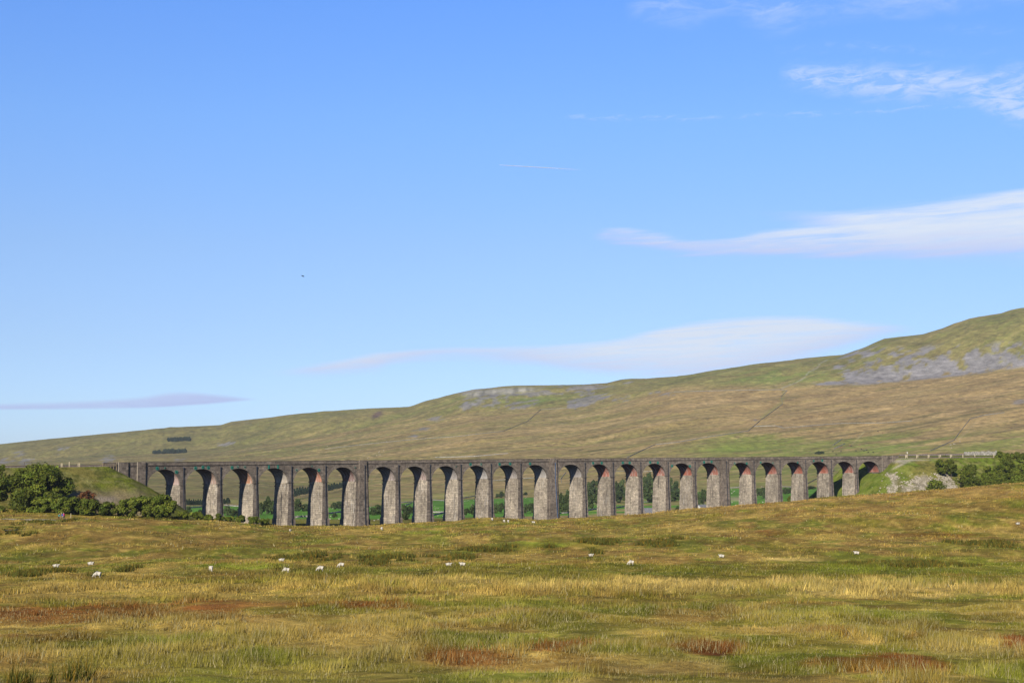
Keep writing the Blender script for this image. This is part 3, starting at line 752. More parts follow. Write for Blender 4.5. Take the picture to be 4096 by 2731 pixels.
# ------------------------------------------------------------------ railway on the banks
def rails(a, b):
    mb = MB(); mr = MB(); q = np.arange(a, b, 3.0)
    loc = Vector(V((a+b)/2, W/2, Zt((a+b)/2)-1.2))
    for u, v in zip(q[:-1], q[1:]):
        for oc in (W/2-1.8, W/2+1.8):
            P = [V(u, oc-1.5, Zt(u)-1.4), V(v, oc-1.5, Zt(v)-1.4), V(v, oc+1.5, Zt(v)-1.4), V(u, oc+1.5, Zt(u)-1.4),
                 V(u, oc-1.2, Zt(u)-1.0), V(v, oc-1.2, Zt(v)-1.0), V(v, oc+1.2, Zt(v)-1.0), V(u, oc+1.2, Zt(u)-1.0)]
            mb.hexa(P)
            for g in (-.72, .72):
                P = [V(u, oc+g-.05, Zt(u)-1.0), V(v, oc+g-.05, Zt(v)-1.0), V(v, oc+g+.05, Zt(v)-1.0), V(u, oc+g+.05, Zt(u)-1.0),
                     V(u, oc+g-.05, Zt(u)-.84), V(v, oc+g-.05, Zt(v)-.84), V(v, oc+g+.05, Zt(v)-.84), V(u, oc+g+.05, Zt(u)-.84)]
                mr.hexa(P)
    e = empty('railway_track', loc)
    for m_ in (mb, mr): m_.v = [tuple(Vector(p)-loc) for p in m_.v]
    mb.build('ballast', [M['ballast']], e); mr.build('rails', [M['rail']], e)
    return e
tag(rails(-120, s_of_px(466)), 'railway line on the left embankment running up to the viaduct', 'railway track')
tag(rails(s_of_px(3594), 540), 'railway line on the right embankment beyond the viaduct', 'railway track')
# wooden rail fence by the left abutment
def rail_fence():
    sa, sb = s_of_px(410, -.3), s_of_px(466, -.3); loc = Vector(V(sa, -.3, Zt(sa)-2.2)); e = empty('rail_fence', loc)
    tag(e, 'brown wooden three-rail fence at the left end of the stone parapet', 'fence')
    for i, s in enumerate(np.linspace(sa, sb, 6)):
        mb = MB(); p = Vector(V(s, -.3, Zt(s)-2.6))-loc; mb.box((p.x, p.y, p.z+1.15), (.16,.16,2.3)); mb.build('post', [M['wood']], e)
    for h in (-.45, -.85, -1.25):
        mb = MB(); a = Vector(V(sa, -.42, Zt(sa)+h))-loc; b = Vector(V(sb, -.42, Zt(sb)+h))-loc
        mb.tube(a, b, .07, n=4); mb.build('rail', [M['wood']], e)
    mb = MB(); a = Vector(V(sa-2.2, -.3, Zt(sa)-2.1))-loc; b = Vector(V(sa, -.3, Zt(sa)-.5))-loc; mb.tube(a, b, .06, n=4); mb.build('brace', [M['wood']], e)
rail_fence()
# low wall running from the parapet end down into the bank
mb = MB(); u, v = s_of_px(433), s_of_px(470); loc = Vector(V(u, 0, Zt(u)-3))
P = [V(u,.05,Zt(u)-5),V(v,.05,Zt(v)-5),V(v,.7,Zt(v)-5),V(u,.7,Zt(u)-5),V(u,.05,Zt(u)-1.35),V(v,.05,Zt(v)-1.3),V(v,.7,Zt(v)-1.3),V(u,.7,Zt(u)-1.35)]
mb.hexa([tuple(Vector(p)-loc) for p in P]); o = mb.build('wing_wall', [M['stone_dark']]); o.location = loc
tag(o, 'short grey stone wing wall below the wooden fence at the left end of the viaduct', 'wall')
# ------------------------------------------------------------------ fence posts
def post(px, o, h, m, name, label, group, cat='post', w=.3):
    s = s_of_px(px, o); x, y, _ = V(s, o, 0)
    z = float(HH(np.array([x]), np.array([y]))[0])-.15
    mb = MB(); mb.box((0,0,h/2+.1), (w,w,h+.2)); ob = mb.build(name, [M[m]]); ob.location = (x, y, z)
    return tag(ob, label, cat, group)
for i, px in enumerate([3623,3627,3667,3672,3713,3717,3757,3763,3802,3807,3852,3900,3976]):
    post(px, W+2.6 if i % 2 else -1.3, 1.6, 'wood_pale', 'fence_post', 'pale wooden fence post on top of the right embankment', 'fence posts along the right embankment')
for i, px in enumerate([245,249,277,313,319]):
    post(px, -1.2, 1.2 if px != 277 else 1.7, 'wood_pale', 'fence_post', 'pale wooden fence post on top of the left embankment', 'fence posts along the left embankment', w=.18)
for px in (98, 127): 
    ob = post(px, W+3, 2.6, 'rail', 'lineside_pole', 'thin dark pole on the left embankment behind the big trees', 'poles on the left embankment', 'pole', .12)
e = empty('lineside_signal', V(s_of_px(3630, -1.5), -1.5, Zt(s_of_px(3630, -1.5))-1.4)); tag(e, 'white-topped thin post beside the track just right of the viaduct end', 'signal')
mb = MB(); mb.tube((0,0,-.2), (0,0,2.9), .11, n=6); mb.build('pole', [M['wood_pale']], e)
mb = MB(); mb.tube((0,-.15,2.9), (0,.15,2.9), .3, n=12); mb.build('signal_head', [M['white_wall']], e)

# ------------------------------------------------------------------ trees
def tree_meshes(seed, w, h, n, leaf, nl, mat_leaf, trunk=.25, squash=1.0, spread=1.0, flat_=False, bark='bark'):
    """crown of leaf faces spread through clumps, plus trunk with limbs; size w x h metres"""
    r = np.random.RandomState(seed)
    th = h*trunk; ch = h-th*.6
    cen = np.zeros((nl, 3)); rad = np.zeros(nl); tone = np.zeros(nl)
    for i in range(nl):
        a = r.uniform(0, 2*math.pi); q = math.sqrt(r.uniform(0, 1)); u = r.uniform(-1, 1)
        rr = math.sqrt(max(0, 1-u*u*.8))
        cen[i] = (math.cos(a)*q*rr*w*.38*spread, math.sin(a)*q*rr*w*.38*spread, th*.6+ch*.48+u*ch*.37)
        rad[i] = r.uniform(.07, .21)*min(w, h*1.25)*(1.15 if nl < 20 else .88); tone[i] = r.uniform(.72, 1.3)
    k = r.randint(0, nl, n)
    d = r.normal(size=(n, 3)); d /= np.linalg.norm(d, axis=1)[:,None]
    sh = r.uniform(.45, 1.12, n)**.6*np.where(r.uniform(0, 1, n) < .16, r.uniform(1.0, 1.4, n), 1)
    lump = 1+.34*np.sin(d[:,0]*5+k)*np.cos(d[:,1]*4+k*2)*np.cos(d[:,2]*3+k)
    P = cen[k]+d*(rad[k]*sh*lump)[:,None]*np.array([1, 1, .8*squash])
    P[:,2] = np.maximum(P[:,2], .15)
    nrm = d*.9+r.normal(size=(n, 3))*.55+np.array([0, 0, .25]); nrm /= np.linalg.norm(nrm, axis=1)[:,None]
    t = np.cross(nrm, r.normal(size=(n, 3))); t /= np.linalg.norm(t, axis=1)[:,None]; b = np.cross(nrm, t)
    sz = leaf*r.uniform(.55, 1.35, n)[:,None]
    v = np.stack([P-t*sz*.5-b*sz*.35, P+t*sz*.5-b*sz*.45, P+t*sz*.45+b*sz*.4, P-t*sz*.4+b*sz*.5], 1).reshape(-1, 3)
    f = np.arange(n*4).reshape(-1, 4)
    c = (tone[k]*r.uniform(.8, 1.2, n))[:,None]*np.array([1, 1, 1])*np.stack([r.uniform(.9, 1.15, n), np.ones(n), r.uniform(.8, 1.1, n)], 1)
    crown = npmesh('crown', v, f, mat_leaf, np.repeat(c, 4, 0))
    mb = MB(); top = Vector((0, 0, th*.6+ch*.45))
    r0 = max(.07, w*.022)
    mb.tube((0,0,-.6), (0,0,th), r0*1.3, r0*.9, 8); mb.tube((0,0,th), tuple(top), r0*.9, r0*.5, 7)
    for i in range(min(nl, 9)):
        mb.tube((0,0,th*r.uniform(.7, 1.2)), tuple(cen[i]), r0*.45, r0*.15, 5)
    return crown, mb.mesh('trunk', [M[bark]])
def conifer_meshes(seed, w, h, n, leaf, mat_leaf, bare=.35):
    r = np.random.RandomState(seed); u = r.uniform(0, 1, n)**.8; a = r.uniform(0, 2*math.pi, n)
    z = h*bare+u*h*(1-bare); lob = .75+.3*np.sin(a*3+z*2.2); rad = w*.5*(1-u**1.6*.8)*lob*np.sqrt(r.uniform(.15, 1, n))
    P = np.stack([np.cos(a)*rad, np.sin(a)*rad, z-rad*.15], 1)
    nrm = r.normal(size=(n, 3))+np.stack([np.cos(a), np.sin(a), .5+0*a], 1); nrm /= np.linalg.norm(nrm, axis=1)[:,None]
    t = np.cross(nrm, r.normal(size=(n, 3))); t /= np.linalg.norm(t, axis=1)[:,None]; b = np.cross(nrm, t); sz = leaf*r.uniform(.6, 1.3, n)[:,None]
    v = np.stack([P-t*sz*.5-b*sz*.4, P+t*sz*.5-b*sz*.4, P+b*sz*.5], 1).reshape(-1, 3)
    crown = npmesh('crown', v, np.arange(n*3).reshape(-1, 3), mat_leaf, np.repeat(r.uniform(.7, 1.3, (n, 1))*np.ones((1, 3)), 3, 0))
    mb = MB(); mb.tube((0,0,-.6), (0,0,h*.8), w*.04, w*.015, 6)
    return crown, mb.mesh('trunk', [M['bark_red']])
def place_tree(name, crown, trunk, loc, sc, rz, label, cat='tree', group=None):
    e = empty(name, loc, rz); e.scale = sc; tag(e, label, cat, group)
    obj('crown', crown, e); obj('trunk', trunk, e); return e
def near_tree(seed, pxl, pxr, pyt, pyb, Y, m, label, n=9000, leaf=.42, nl=26, trunk=.22, name='broadleaf_tree', cat='tree', group=None, squash=1.0, spread=1.0):
    px = (pxl+pxr)/2; w = (pxr-pxl)*Y/6000*1.22; n = int(n*1.35); nl = int(nl*1.7); zt = zof(px, pyt, Y); zb = zof(px, pyb, Y)
    x = pt(px, pyb, Y)[0]; g = float(HH(np.array([x]), np.array([Y]))[0]); base = min(g, zb) if zb-g < 4 else g
    if g > zb+1.0: base = zb
    h = zt-base
    cr, tr = tree_meshes(seed, w, h, n, leaf, nl, M[m], trunk, squash, spread)
    e = place_tree(name, cr, tr, (x, Y, base), (1,1,1), 0, label, cat, group)
    return e
GL = 'trees and bushes at the foot of the left embankment'
near_tree(1, 40, 262, 1855, 1990, 473, 'leaf', 'largest dark green spreading tree on the left embankment', 26000, .46, 48, .18, spread=1.15, group=GL)
near_tree(2, 34, 146, 1945, 2034, 441, 'leaf', 'rounded dark tree below and left of the largest tree on the left bank', 12000, .42, 24, .15, group=GL)
near_tree(3, -60, 32, 1895, 1985, 452, 'leaf', 'dark tree cut off by the left edge above the lower left bush', 9000, .42, 20, .2, group=GL)
near_tree(4, -6, 22, 1855, 1895, 478, 'leaf', 'small windswept hawthorn on the bank top at the far left', 1600, .4, 7, .35, name='hawthorn', group=GL)
near_tree(5, -40, 36, 2024, 2057, 436, 'leaf', 'low round bush beside the path at the far left edge', 5000, .35, 12, .05, name='bush', cat='bush', group=GL)
near_tree(6, 172, 248, 1962, 2010, 462, 'leaf', 'rounded bush directly under the shadow of the largest tree', 5500, .36, 14, .06, name='bush', cat='bush', group=GL)
near_tree(7, 104, 226, 1986, 2060, 441, 'leaf', 'broad dark bush left of the hikers at the foot of the bank', 12000, .38, 26, .05, name='bush', cat='bush', group=GL)
near_tree(8, 214, 322, 1984, 2063, 440, 'leaf', 'broad bush right behind the hikers', 11000, .38, 24, .05, name='bush', cat='bush', group=GL)
near_tree(9, 296, 396, 1990, 2064, 442, 'leaf', 'tall bush just below the rust coloured tree', 10000, .38, 22, .05, name='bush', cat='bush', group=GL)
near_tree(10, 311, 377, 1951, 2005, 452, 'leaf_rust', 'rust red rowan tree on the bank above the bushes', 4200, .34, 30, .15, name='rowan_tree', group=GL)
near_tree(11, 386, 470, 2004, 2063, 444, 'leaf', 'lower bush between the rust tree bush and the tree by the first arch', 8000, .38, 18, .05, name='bush', cat='bush', group=GL)
near_tree(12, 460, 560, 1994, 2066, 447, 'leaf', 'mid height bush beneath the bare bank left of the first arch', 8500, .38, 18, .06, name='bush', cat='bush', group=GL)
near_tree(13, 505, 640, 1979, 2048, 456, 'leaf', 'leaning green tree with visible trunk left of the first arch', 9500, .4, 22, .3, group=GL)
near_tree(14, 606, 706, 1974, 2070, 452, 'leaf', 'round green tree in front of the first pier', 11000, .4, 22, .12, group=GL)
near_tree(15, 548, 655, 2018, 2071, 444, 'leaf', 'low bush under the round tree by the first arch', 8000, .36, 18, .05, name='bush', cat='bush', group=GL)
GB = 'low bushes at the foot of the first piers'
for i, (a, b, c, d, Y, lb) in enumerate([(706,772,2038,2075,470,'round bush at the foot of the first pier, left end of the row'),(768,818,2044,2080,484,'bush beneath the second arch, second in the row'),(813,858,2056,2084,492,'low bush left of the second pier foot'),(855,895,2052,2087,500,'bush directly in front of the second pier'),
    (889,945,2065,2091,506,'wide low bush under the third arch'),(941,982,2060,2093,512,'bush against the left of the third pier'),(986,1044,2063,2096,520,'bush in front of the third pier, right of the pale gap'),(1038,1078,2072,2099,526,'last small bush tapering off under the fourth arch')]):
    near_tree(30+i, a, b, c, d, Y, 'leaf', lb, 4200, .36, 12, .04, name='bush', cat='bush', group=GB)
GR = 'trees on the right embankment'
for i, (a, b, c, d, Y, tk, n, lb, nm) in enumerate([
  (3746,3788,1836,1881,738,.25,4500,'left half of the twin-crowned hawthorn pair on the right bank','hawthorn'),(3782,3826,1831,1880,741,.25,4500,'right half of the hawthorn pair, with a pale trunk, on the right bank','hawthorn'),
  (3846,3932,1851,1934,728,.08,11000,'large round dark tree in the middle of the right bank','broadleaf_tree'),(3928,3980,1853,1930,734,.08,6500,'narrow upright tree just right of the large round one','broadleaf_tree'),
  (3976,4042,1804,1858,775,.12,6000,'tree rising above the track at the top of the right bank','broadleaf_tree'),(3974,4074,1828,1918,744,.08,12000,'widest rounded tree at the right edge group','broadleaf_tree'),
  (4032,4110,1808,1860,778,.12,6000,'tree behind the track in the top right corner of the bank','broadleaf_tree'),(4064,4140,1842,1905,748,.08,8000,'tree cut by the right edge at mid height of the bank','broadleaf_tree'),
  (4052,4130,1888,1936,722,.06,7000,'low tree cut by the right edge near the moor crest','broadleaf_tree'),(3940,4030,1896,1942,718,.05,7500,'low spreading bush in front of the right bank trees','bush'),
  (3706,3780,1916,1962,716,.05,4500,'bush growing on the pale scree of the right bank','bush'),(3752,3790,1821,1834,790,.05,1500,'small bush behind the track right of the viaduct end','bush')]):
    near_tree(50+i, a, b, c, d, Y, 'leaf', lb, n, .5, 10 if n < 5000 else 22, tk, name=nm, cat='bush' if nm == 'bush' else 'tree', group=GR)
near_tree(70, 3334, 3372, 1929, 1992, 800, 'leaf_bright', 'bright green tree seen through the twenty-third arch', 5000, .55, 14, .1)
near_tree(71, 3150, 3168, 1983, 2014, 790, 'leaf', 'small dark tree against the pier seen through the twenty-first arch', 1300, .5, 6, .3)
near_tree(72, 3253, 3272, 1978, 2008, 795, 'leaf', 'small dark tree against the pier seen through the twenty-second arch', 1500, .5, 6, .1)
# distant trees seen through the arches (shared meshes)
far = [tree_meshes(200+i, 10, 10, 2200, .75, 14, M['leaf_far'], .12) for i in range(5)]
con = [conifer_meshes(220+i, 6, 14, 1600, .8, M['needle']) for i in range(3)]
def ord_(n): return ['first','second','third','fourth','fifth','sixth','seventh','eighth','ninth','tenth','eleventh','twelfth','thirteenth','fourteenth','fifteenth','sixteenth','seventeenth','eighteenth','nineteenth','twentieth','twenty-first','twenty-second','twenty-third','twenty-fourth'][n-1]
def far_trees(arch, spots, Y0, kind='b', what='dark green tree'):
    g = 'trees seen through the %s arch' % ord_(arch)
    n = len(spots)
    for i, (a, b, c, d) in enumerate(spots):
        px = (a+b)/2; Y = Y0+rnd.uniform(-15, 15)
        q = hit(px, d-2, 700, 3000, False)
        if q is not None: Y = q[1]
        x = pt(px, d, Y)[0]; zb = float(H(np.array([x]), np.array([Y]))[0]); zt = zof(px, c, Y)
        zd = zof(px, d, Y); base = min(zb, zd)-.2; h = max(3, zt-base); w = (b-a)*Y/6000
        src = rnd.choice(far if kind == 'b' else con); s0 = (10, 10) if kind == 'b' else (6, 14)
        where = '' if n == 1 else (', leftmost' if i == 0 else (', rightmost' if i == n-1 else ', ' + ord_(i+1) + ' from left'))
        if n > 6: lab = what+' in the row seen through the %s arch' % ord_(arch)
        else: lab = '%s seen through the %s arch%s' % (what, ord_(arch), where)
        place_tree('conifer' if kind == 'c' else 'broadleaf_tree', src[0], src[1], (x, Y, base), (w/s0[0]*1.15, w/s0[0]*1.15, h/s0[1]), rnd.uniform(0, 6), lab, 'tree', g)
far_trees(2, [(740+i*9, 754+i*9, 1995+rnd.uniform(-3, 3), 2029) for i in range(8)], 1650, 'c', 'tall dark pine')
far_trees(2, [(738,768,2023,2050),(790,812,2036,2060)], 1150)
far_trees(3, [(888,904,1993,2025),(898,924,1990,2023)], 1650, 'c', 'tall dark pine')
far_trees(3, [(890,925,2023,2062),(918,945,2034,2066),(935,962,2034,2065)], 1000)
far_trees(4, [(1034,1060,2008,2060),(1046,1085,1983,2058),(1072,1104,2000,2058)], 1050)
far_trees(5, [(1168+i*11, 1186+i*11, 1950+rnd.uniform(-5, 5)-i*1.0, 2000-i*3) for i in range(6)], 1900, 'c', 'blue-green pine on the slope')
far_trees(5, [(1172,1212,1996,2046),(1206,1236,2012,2046)], 1120)
far_trees(6, [(1306+i*11, 1324+i*11, 1938-i*3+rnd.uniform(-4, 4), 1974-i*3) for i in range(6)], 1950, 'c', 'blue-green pine on the slope')
far_trees(6, [(1322,1350,2008,2038),(1342,1370,2002,2036),(1328,1350,2054,2072)], 1150)
far_trees(7, [(1476,1506,2026,2062),(1494,1528,2018,2060)], 1050)
far_trees(8, [(1602,1628,2014,2060),(1624,1656,2022,2060),(1604,1636,2048,2082)], 1000)
far_trees(10, [(1852,1880,2030,2062),(1870,1902,2016,2061)], 980)
far_trees(11, [(1980,2000,1972,1992),(1996,2020,1964,1991),(1972,1996,2014,2054),(1990,2020,2008,2053)], 0)
far_trees(12, [(2090,2110,1967,1981),(2094,2116,2014,2054),(2110,2140,2008,2053)], 0)
far_trees(13, [(2228,2256,1968,2048),(2246,2284,1958,2046),(2230,2262,2004,2054),(2256,2284,2010,2052)], 1150)
far_trees(14, [(2340,2366,1930,2000),(2356,2398,1916,1990),(2340,2372,1970,2038),(2366,2400,1968,2020)], 1200)
far_trees(15, [(2452,2480,1924,1992),(2472,2504,1918,1990),(2456,2506,1962,2012)], 1250)
far_trees(16, [(2564,2592,1900,1990),(2582,2618,1888,1985),(2566,2616,1940,2012)], 1250)
far_trees(17, [(2668,2694,1912,1985),(2684,2722,1925,1990),(2672,2720,1958,2006),(2702,2724,2022,2048)], 1250)
far_trees(18, [(2786,2810,1968,2022),(2800,2832,1952,2024)], 1050)
far_trees(20, [(3022,3046,1950,1990),(3038,3066,1946,1994)], 1250)
far_trees(21, [(3126,3150,1948,1978),(3144,3170,1950,1975)], 1350)
far_trees(22, [(3228,3262,1942,1958)], 1400)
q = hit(3275, 1816, 1500, 4000, False)
for i, (a, b, lb) in enumerate([(3256,3286,'left bush of a dark pair above the parapet on the right'),(3276,3298,'right bush of a dark pair above the parapet on the right')]):
    place_tree('bush', far[i][0], far[i][1], (pt((a+b)/2, 1816, q[1])[0], q[1], q[2]-.5), ((b-a)*q[1]/6000/10,)*2+(.55,), i, lb, 'bush')
# two narrow plantations far up the hill, read as one mass each
def plantation(spots, label):
    P = []
    for (a, b, y0, y1, n) in spots:
        for i in range(n):
            px = rnd.uniform(a, b); py = rnd.uniform(y0, y1)+ (b-px)*.04
            q = hit(px, py, 2000, 4800, False)
            if q is not None: P.append(q)
    V_, F_ = [], []
    r = np.random.RandomState(5)
    for p in P:
        n = 90; u = r.uniform(0, 1, n); a = r.uniform(0, 6.283, n); rad = 3.0*(1-u)*np.sqrt(r.uniform(.1, 1, n))+.4
        c = np.stack([p[0]+np.cos(a)*rad, p[1]+np.sin(a)*rad, p[2]+u*6], 1)
        d = r.normal(size=(n, 3, 3))*1.1; V_.append((c[:,None]+d).reshape(-1, 3))
    V_ = np.concatenate(V_); me = npmesh('plantation', V_, np.arange(len(V_)).reshape(-1, 3), M['needle'], np.ones((len(V_), 3)))
    tag(obj('plantation', me), label, 'plantation', kind='stuff')
plantation([(672,760,1754,1764,80)], 'upper dark strip of conifers on the far hillside left')
plantation([(612,645,1808,1815,30),(652,742,1801,1812,85)], 'lower dark broken strip of conifers on the far hillside left')

# ------------------------------------------------------------------ dry stone walls
def wall(pts, h, w, m, label, y0=640, name='stone_wall', jit=.15, off=(0,0), sc=1.0, emb=False):
    h = h*.62; w = w*.6
    pts = [(off[0]+x/sc, off[1]+y/sc) for x, y in pts]; P = []
    for (a, b), (c, d) in zip(pts[:-1], pts[1:]):
        n = max(2, int(math.hypot(c-a, d-b)/6))
        for i in range(n): P.append((a+(c-a)*i/n, b+(d-b)*i/n))
    P.append(pts[-1]); Q = [hit(x, y, y0, 4800, emb) for x, y in P]; Q = [q for q in Q if q is not None]
    # drop sudden jumps in depth
    G = [Q[0]]
    for q in Q[1:]:
        if abs(q[1]-G[-1][1]) < .12*q[1]: G.append(q)
    if len(G) < 2: return
    loc = Vector(G[0]); mb = MB()
    for a, b in zip(G[:-1], G[1:]):
        d = Vector((b[0]-a[0], b[1]-a[1], 0)); nrm = Vector((-d.y, d.x, 0)).normalized()*w/2
        A = Vector(a)-loc; B = Vector(b)-loc; ha = h*(1+rnd.uniform(-jit, jit)); hb = h*(1+rnd.uniform(-jit, jit)); z = Vector((0,0,1))
        mb.hexa([tuple(p) for p in (A-nrm-z, B-nrm-z, B+nrm-z, A+nrm-z, A-nrm*.7+z*ha, B-nrm*.7+z*hb, B+nrm*.7+z*hb, A+nrm*.7+z*ha)])
    o = mb.build(name, [M[m]]); o.location = loc; tag(o, label, 'wall', 'dry stone walls')
A2 = dict(off=(1300,1400), sc=1.68, y0=1800); A3 = dict(off=(2696,1200), sc=1.68, y0=1800)
wall([(0,665),(300,630),(600,600),(900,580),(1200,545),(1360,480),(1450,400),(1700,387)], 1.8, 1.2, 'wallfar', 'long thin stone wall climbing the middle of the hillside', **A2)
wall([(740,722),(1000,715),(1230,695)], 1.9, 1.2, 'wallpale', 'short pale wall just above the middle of the viaduct', **A2)
wall([(2030,725),(2120,680),(2220,635),(2352,622)], 2, 1.3, 'wallfar', 'wall rising from the parapet right of the middle king pier', **A2)
wall([(0,960),(200,925),(500,880),(580,810),(730,700),(720,650),(760,610)], 2, 1.3, 'wallfar', 'wall winding up the right of the hill to the green gully', **A3)
wall([(0,618),(350,608),(700,603),(760,610)], 2, 1.2, 'wallfar', 'level wall under the green slope in the upper hill', **A3)
wall([(540,850),(680,845),(735,860)], 1.9, 1.2, 'wallpale', 'short curved wall on the brown slope', **A3)
wall([(730,860),(1100,830),(1400,826),(1600,812)], 1.8, 1.2, 'wallfar', 'faint wall running right across the lower slope', **A3)
wall([(1720,1015),(1880,945),(1920,890),(1990,800),(2080,775),(2220,757)], 2, 1.3, 'wallfar', 'wall climbing the hill above the right embankment', **A3)
wall([(1070,975),(1130,935)], 1.9, 1.3, 'wallpale', 'broken wall beside the ruined fold on the pasture', **A3)
wall([(1075,1000),(1150,965)], 1.9, 1.3, 'wallpale', 'low ruined sheepfold wall on the bright pasture', **A3)
for i, (P, lb) in enumerate([
  ([(740,2034),(812,2027)], 'pale wall in front of the pines seen through the second arch'),([(898,2021),(962,2026)], 'pale wall in front of the pines seen through the third arch'),
  ([(1165,2071),(1200,2068),(1240,2066)], 'low wall at the near edge of the field through the fifth arch'),([(1306,2056),(1370,2047)], 'wall dividing two fields seen through the sixth arch'),
  ([(1590,2011),(1660,2006)], 'level wall seen through the eighth arch'),([(1622,2021),(1646,2012)], 'slanting wall seen through the eighth arch'),([(1722,1999),(1784,2003)], 'upper wall seen through the ninth arch'),
  ([(1724,2049),(1784,2050)], 'lower wall seen through the ninth arch'),([(1732,2061),(1784,2050)], 'slanting wall rising to the right through the ninth arch'),([(1848,1993),(1904,1983)], 'wall above the sheep seen through the tenth arch'),
  ([(1966,1923),(2022,1918)], 'high wall on the slope through the eleventh arch'),([(2088,1914),(2140,1911)], 'high wall on the slope through the twelfth arch'),([(2247,1932),(2243,1916),(2264,1889)], 'curved wall climbing the slope through the thirteenth arch'),
  ([(2226,2055),(2280,2051)], 'pale wall below the wood through the thirteenth arch'),([(2350,2043),(2396,2034)], 'wall at the field corner through the fourteenth arch'),([(2452,1887),(2506,1884)], 'thin wall through the top of the fifteenth arch'),
  ([(2572,1887),(2612,1884)], 'thin wall through the top of the sixteenth arch'),([(2912,1952),(2964,1949)], 'pale wall above the sheep through the nineteenth arch'),([(3122,1946),(3170,1948)], 'pale wall seen through the twenty-first arch'),
  ([(3228,1936),(3280,1908),(3340,1882)], 'dark wall slanting up behind the twenty-second pier'),([(2460,2033),(2506,2024)], 'rough wall in the field through the fifteenth arch'),([(2570,2009),(2616,2005)], 'wall below the wood through the sixteenth arch')]):
    wall(P, 1.35, .8, 'wallpale' if i not in (19, 15) else 'wallfar', lb, y0=680)
# pale wall behind the track on the right bank
def topwall():
    A = [3598,3650,3700,3760,3810,3858]; B = [3858,3880,3902,3930,3960,3992]
    for P, h, lb in ((A, .6, 'low grey wall running behind the track beside the fence posts'), (B, 1.7, 'tall pale limestone wall behind the track on the right bank')):
        pts = []
        P = np.arange(P[0], P[-1]+1, 5.0)
        for x in P:
            sq = s_of_px(x, W+18); v = V(sq, W+18, 0); g = float(HH(np.array([v[0]]), np.array([v[1]]))[0]); pts.append((v[0], v[1], g+h*(.75+.5*rnd.random())))
        loc = Vector(pts[0]); mb = MB()
        for a, b in zip(pts[:-1], pts[1:]):
            a = Vector(a)-loc; b = Vector(b)-loc; d = (b-a).normalized(); n = Vector((-d.y, d.x, 0))*.4; z = Vector((0,0,1))
            mb.hexa([tuple(p) for p in (a-n-z*3, b-n-z*3, b+n-z*3, a+n-z*3, a-n+z*.2, b-n+z*.2, b+n+z*.2, a+n+z*.2)])
        o = mb.build('stone_wall', [M['ballast'] if h < 1 else M['wallrub']]); o.location = loc; tag(o, lb, 'wall', 'dry stone walls')
topwall()
# ------------------------------------------------------------------ rocks on the right bank
def rocks():
    r = np.random.RandomState(3); Vv, Ff = [], []; cnt = 0
    base = np.array([(-1,-1,-1),(1,-1,-1),(1,1,-1),(-1,1,-1),(-1,-1,1),(1,-1,1),(1,1,1),(-1,1,1)], float)*.5
    fq = np.array([(0,1,5,4),(1,2,6,5),(2,3,7,6),(3,0,4,7),(4,5,6,7),(3,2,1,0)])
    ss_ = r.uniform(s_of_px(3535)-32, s_of_px(3860)+15, 60000); oo_ = r.uniform(-36, -3, 60000)
    x, y, t = F(ss_); X = x-oo_*np.sin(t); Y = y+oo_*np.cos(t); z = emb_z(ss_, oo_, 'R'); g = H(X, Y)
    px, py = proj(X, Y, z)
    n1 = fbm(ss_/5, oo_/5, 91, 4); wv = (n1-.5)*60
    low = np.interp(px, [3560,3600,3700,3790,3850], [1960,1935,1900,1935,1970])
    p = .9*sm(px+wv, 3545, 3560)*(1-sm(px+wv*.6, 3585, 3600))*sm(py, 1885, 1900)+.9*sm(py+wv*.4, low-14, low+10)*sm(px, 3590, 3610)*(1-sm(px+wv*.3, 3775, 3815))
    d = np.abs((px-3760)*.8-(py-1890)*.62); p += .9*(1-sm(d, 12, 26))*sm(py, 1888, 1896)
    p += .03*sm(py, 1870, 1890); p += .5*np.exp(-((px-3900)/40)**2-((py-1940)/6)**2)+.6*np.exp(-((px-4035)/18)**2-((py-1921)/7)**2)
    k = np.where((r.uniform(0, 1, len(p)) < p*.42*sm(fbm(ss_/1.4, oo_/1.4, 17, 3), .42, .62))&(z > g-.3))[0]
    for i in k:
        q = base*(1+r.uniform(-.35, .35, (8, 3)))*r.uniform(.14, .62)*np.array([1.2, 1, .8])
        a = r.uniform(0, 3.1); c, s_ = math.cos(a), math.sin(a); q = q@np.array([[c,s_,0],[-s_,c,0],[0,0,1]])
        Vv.append(q+np.array([X[i], Y[i], z[i]+.05])); Ff.append(fq+cnt*8); cnt += 1
    me = npmesh('rocks', np.concatenate(Vv), np.concatenate(Ff), M['rock'])
    tag(obj('scree_rocks', me), 'pale limestone rubble spilling down the right embankment', 'rocks', kind='stuff')
rocks()
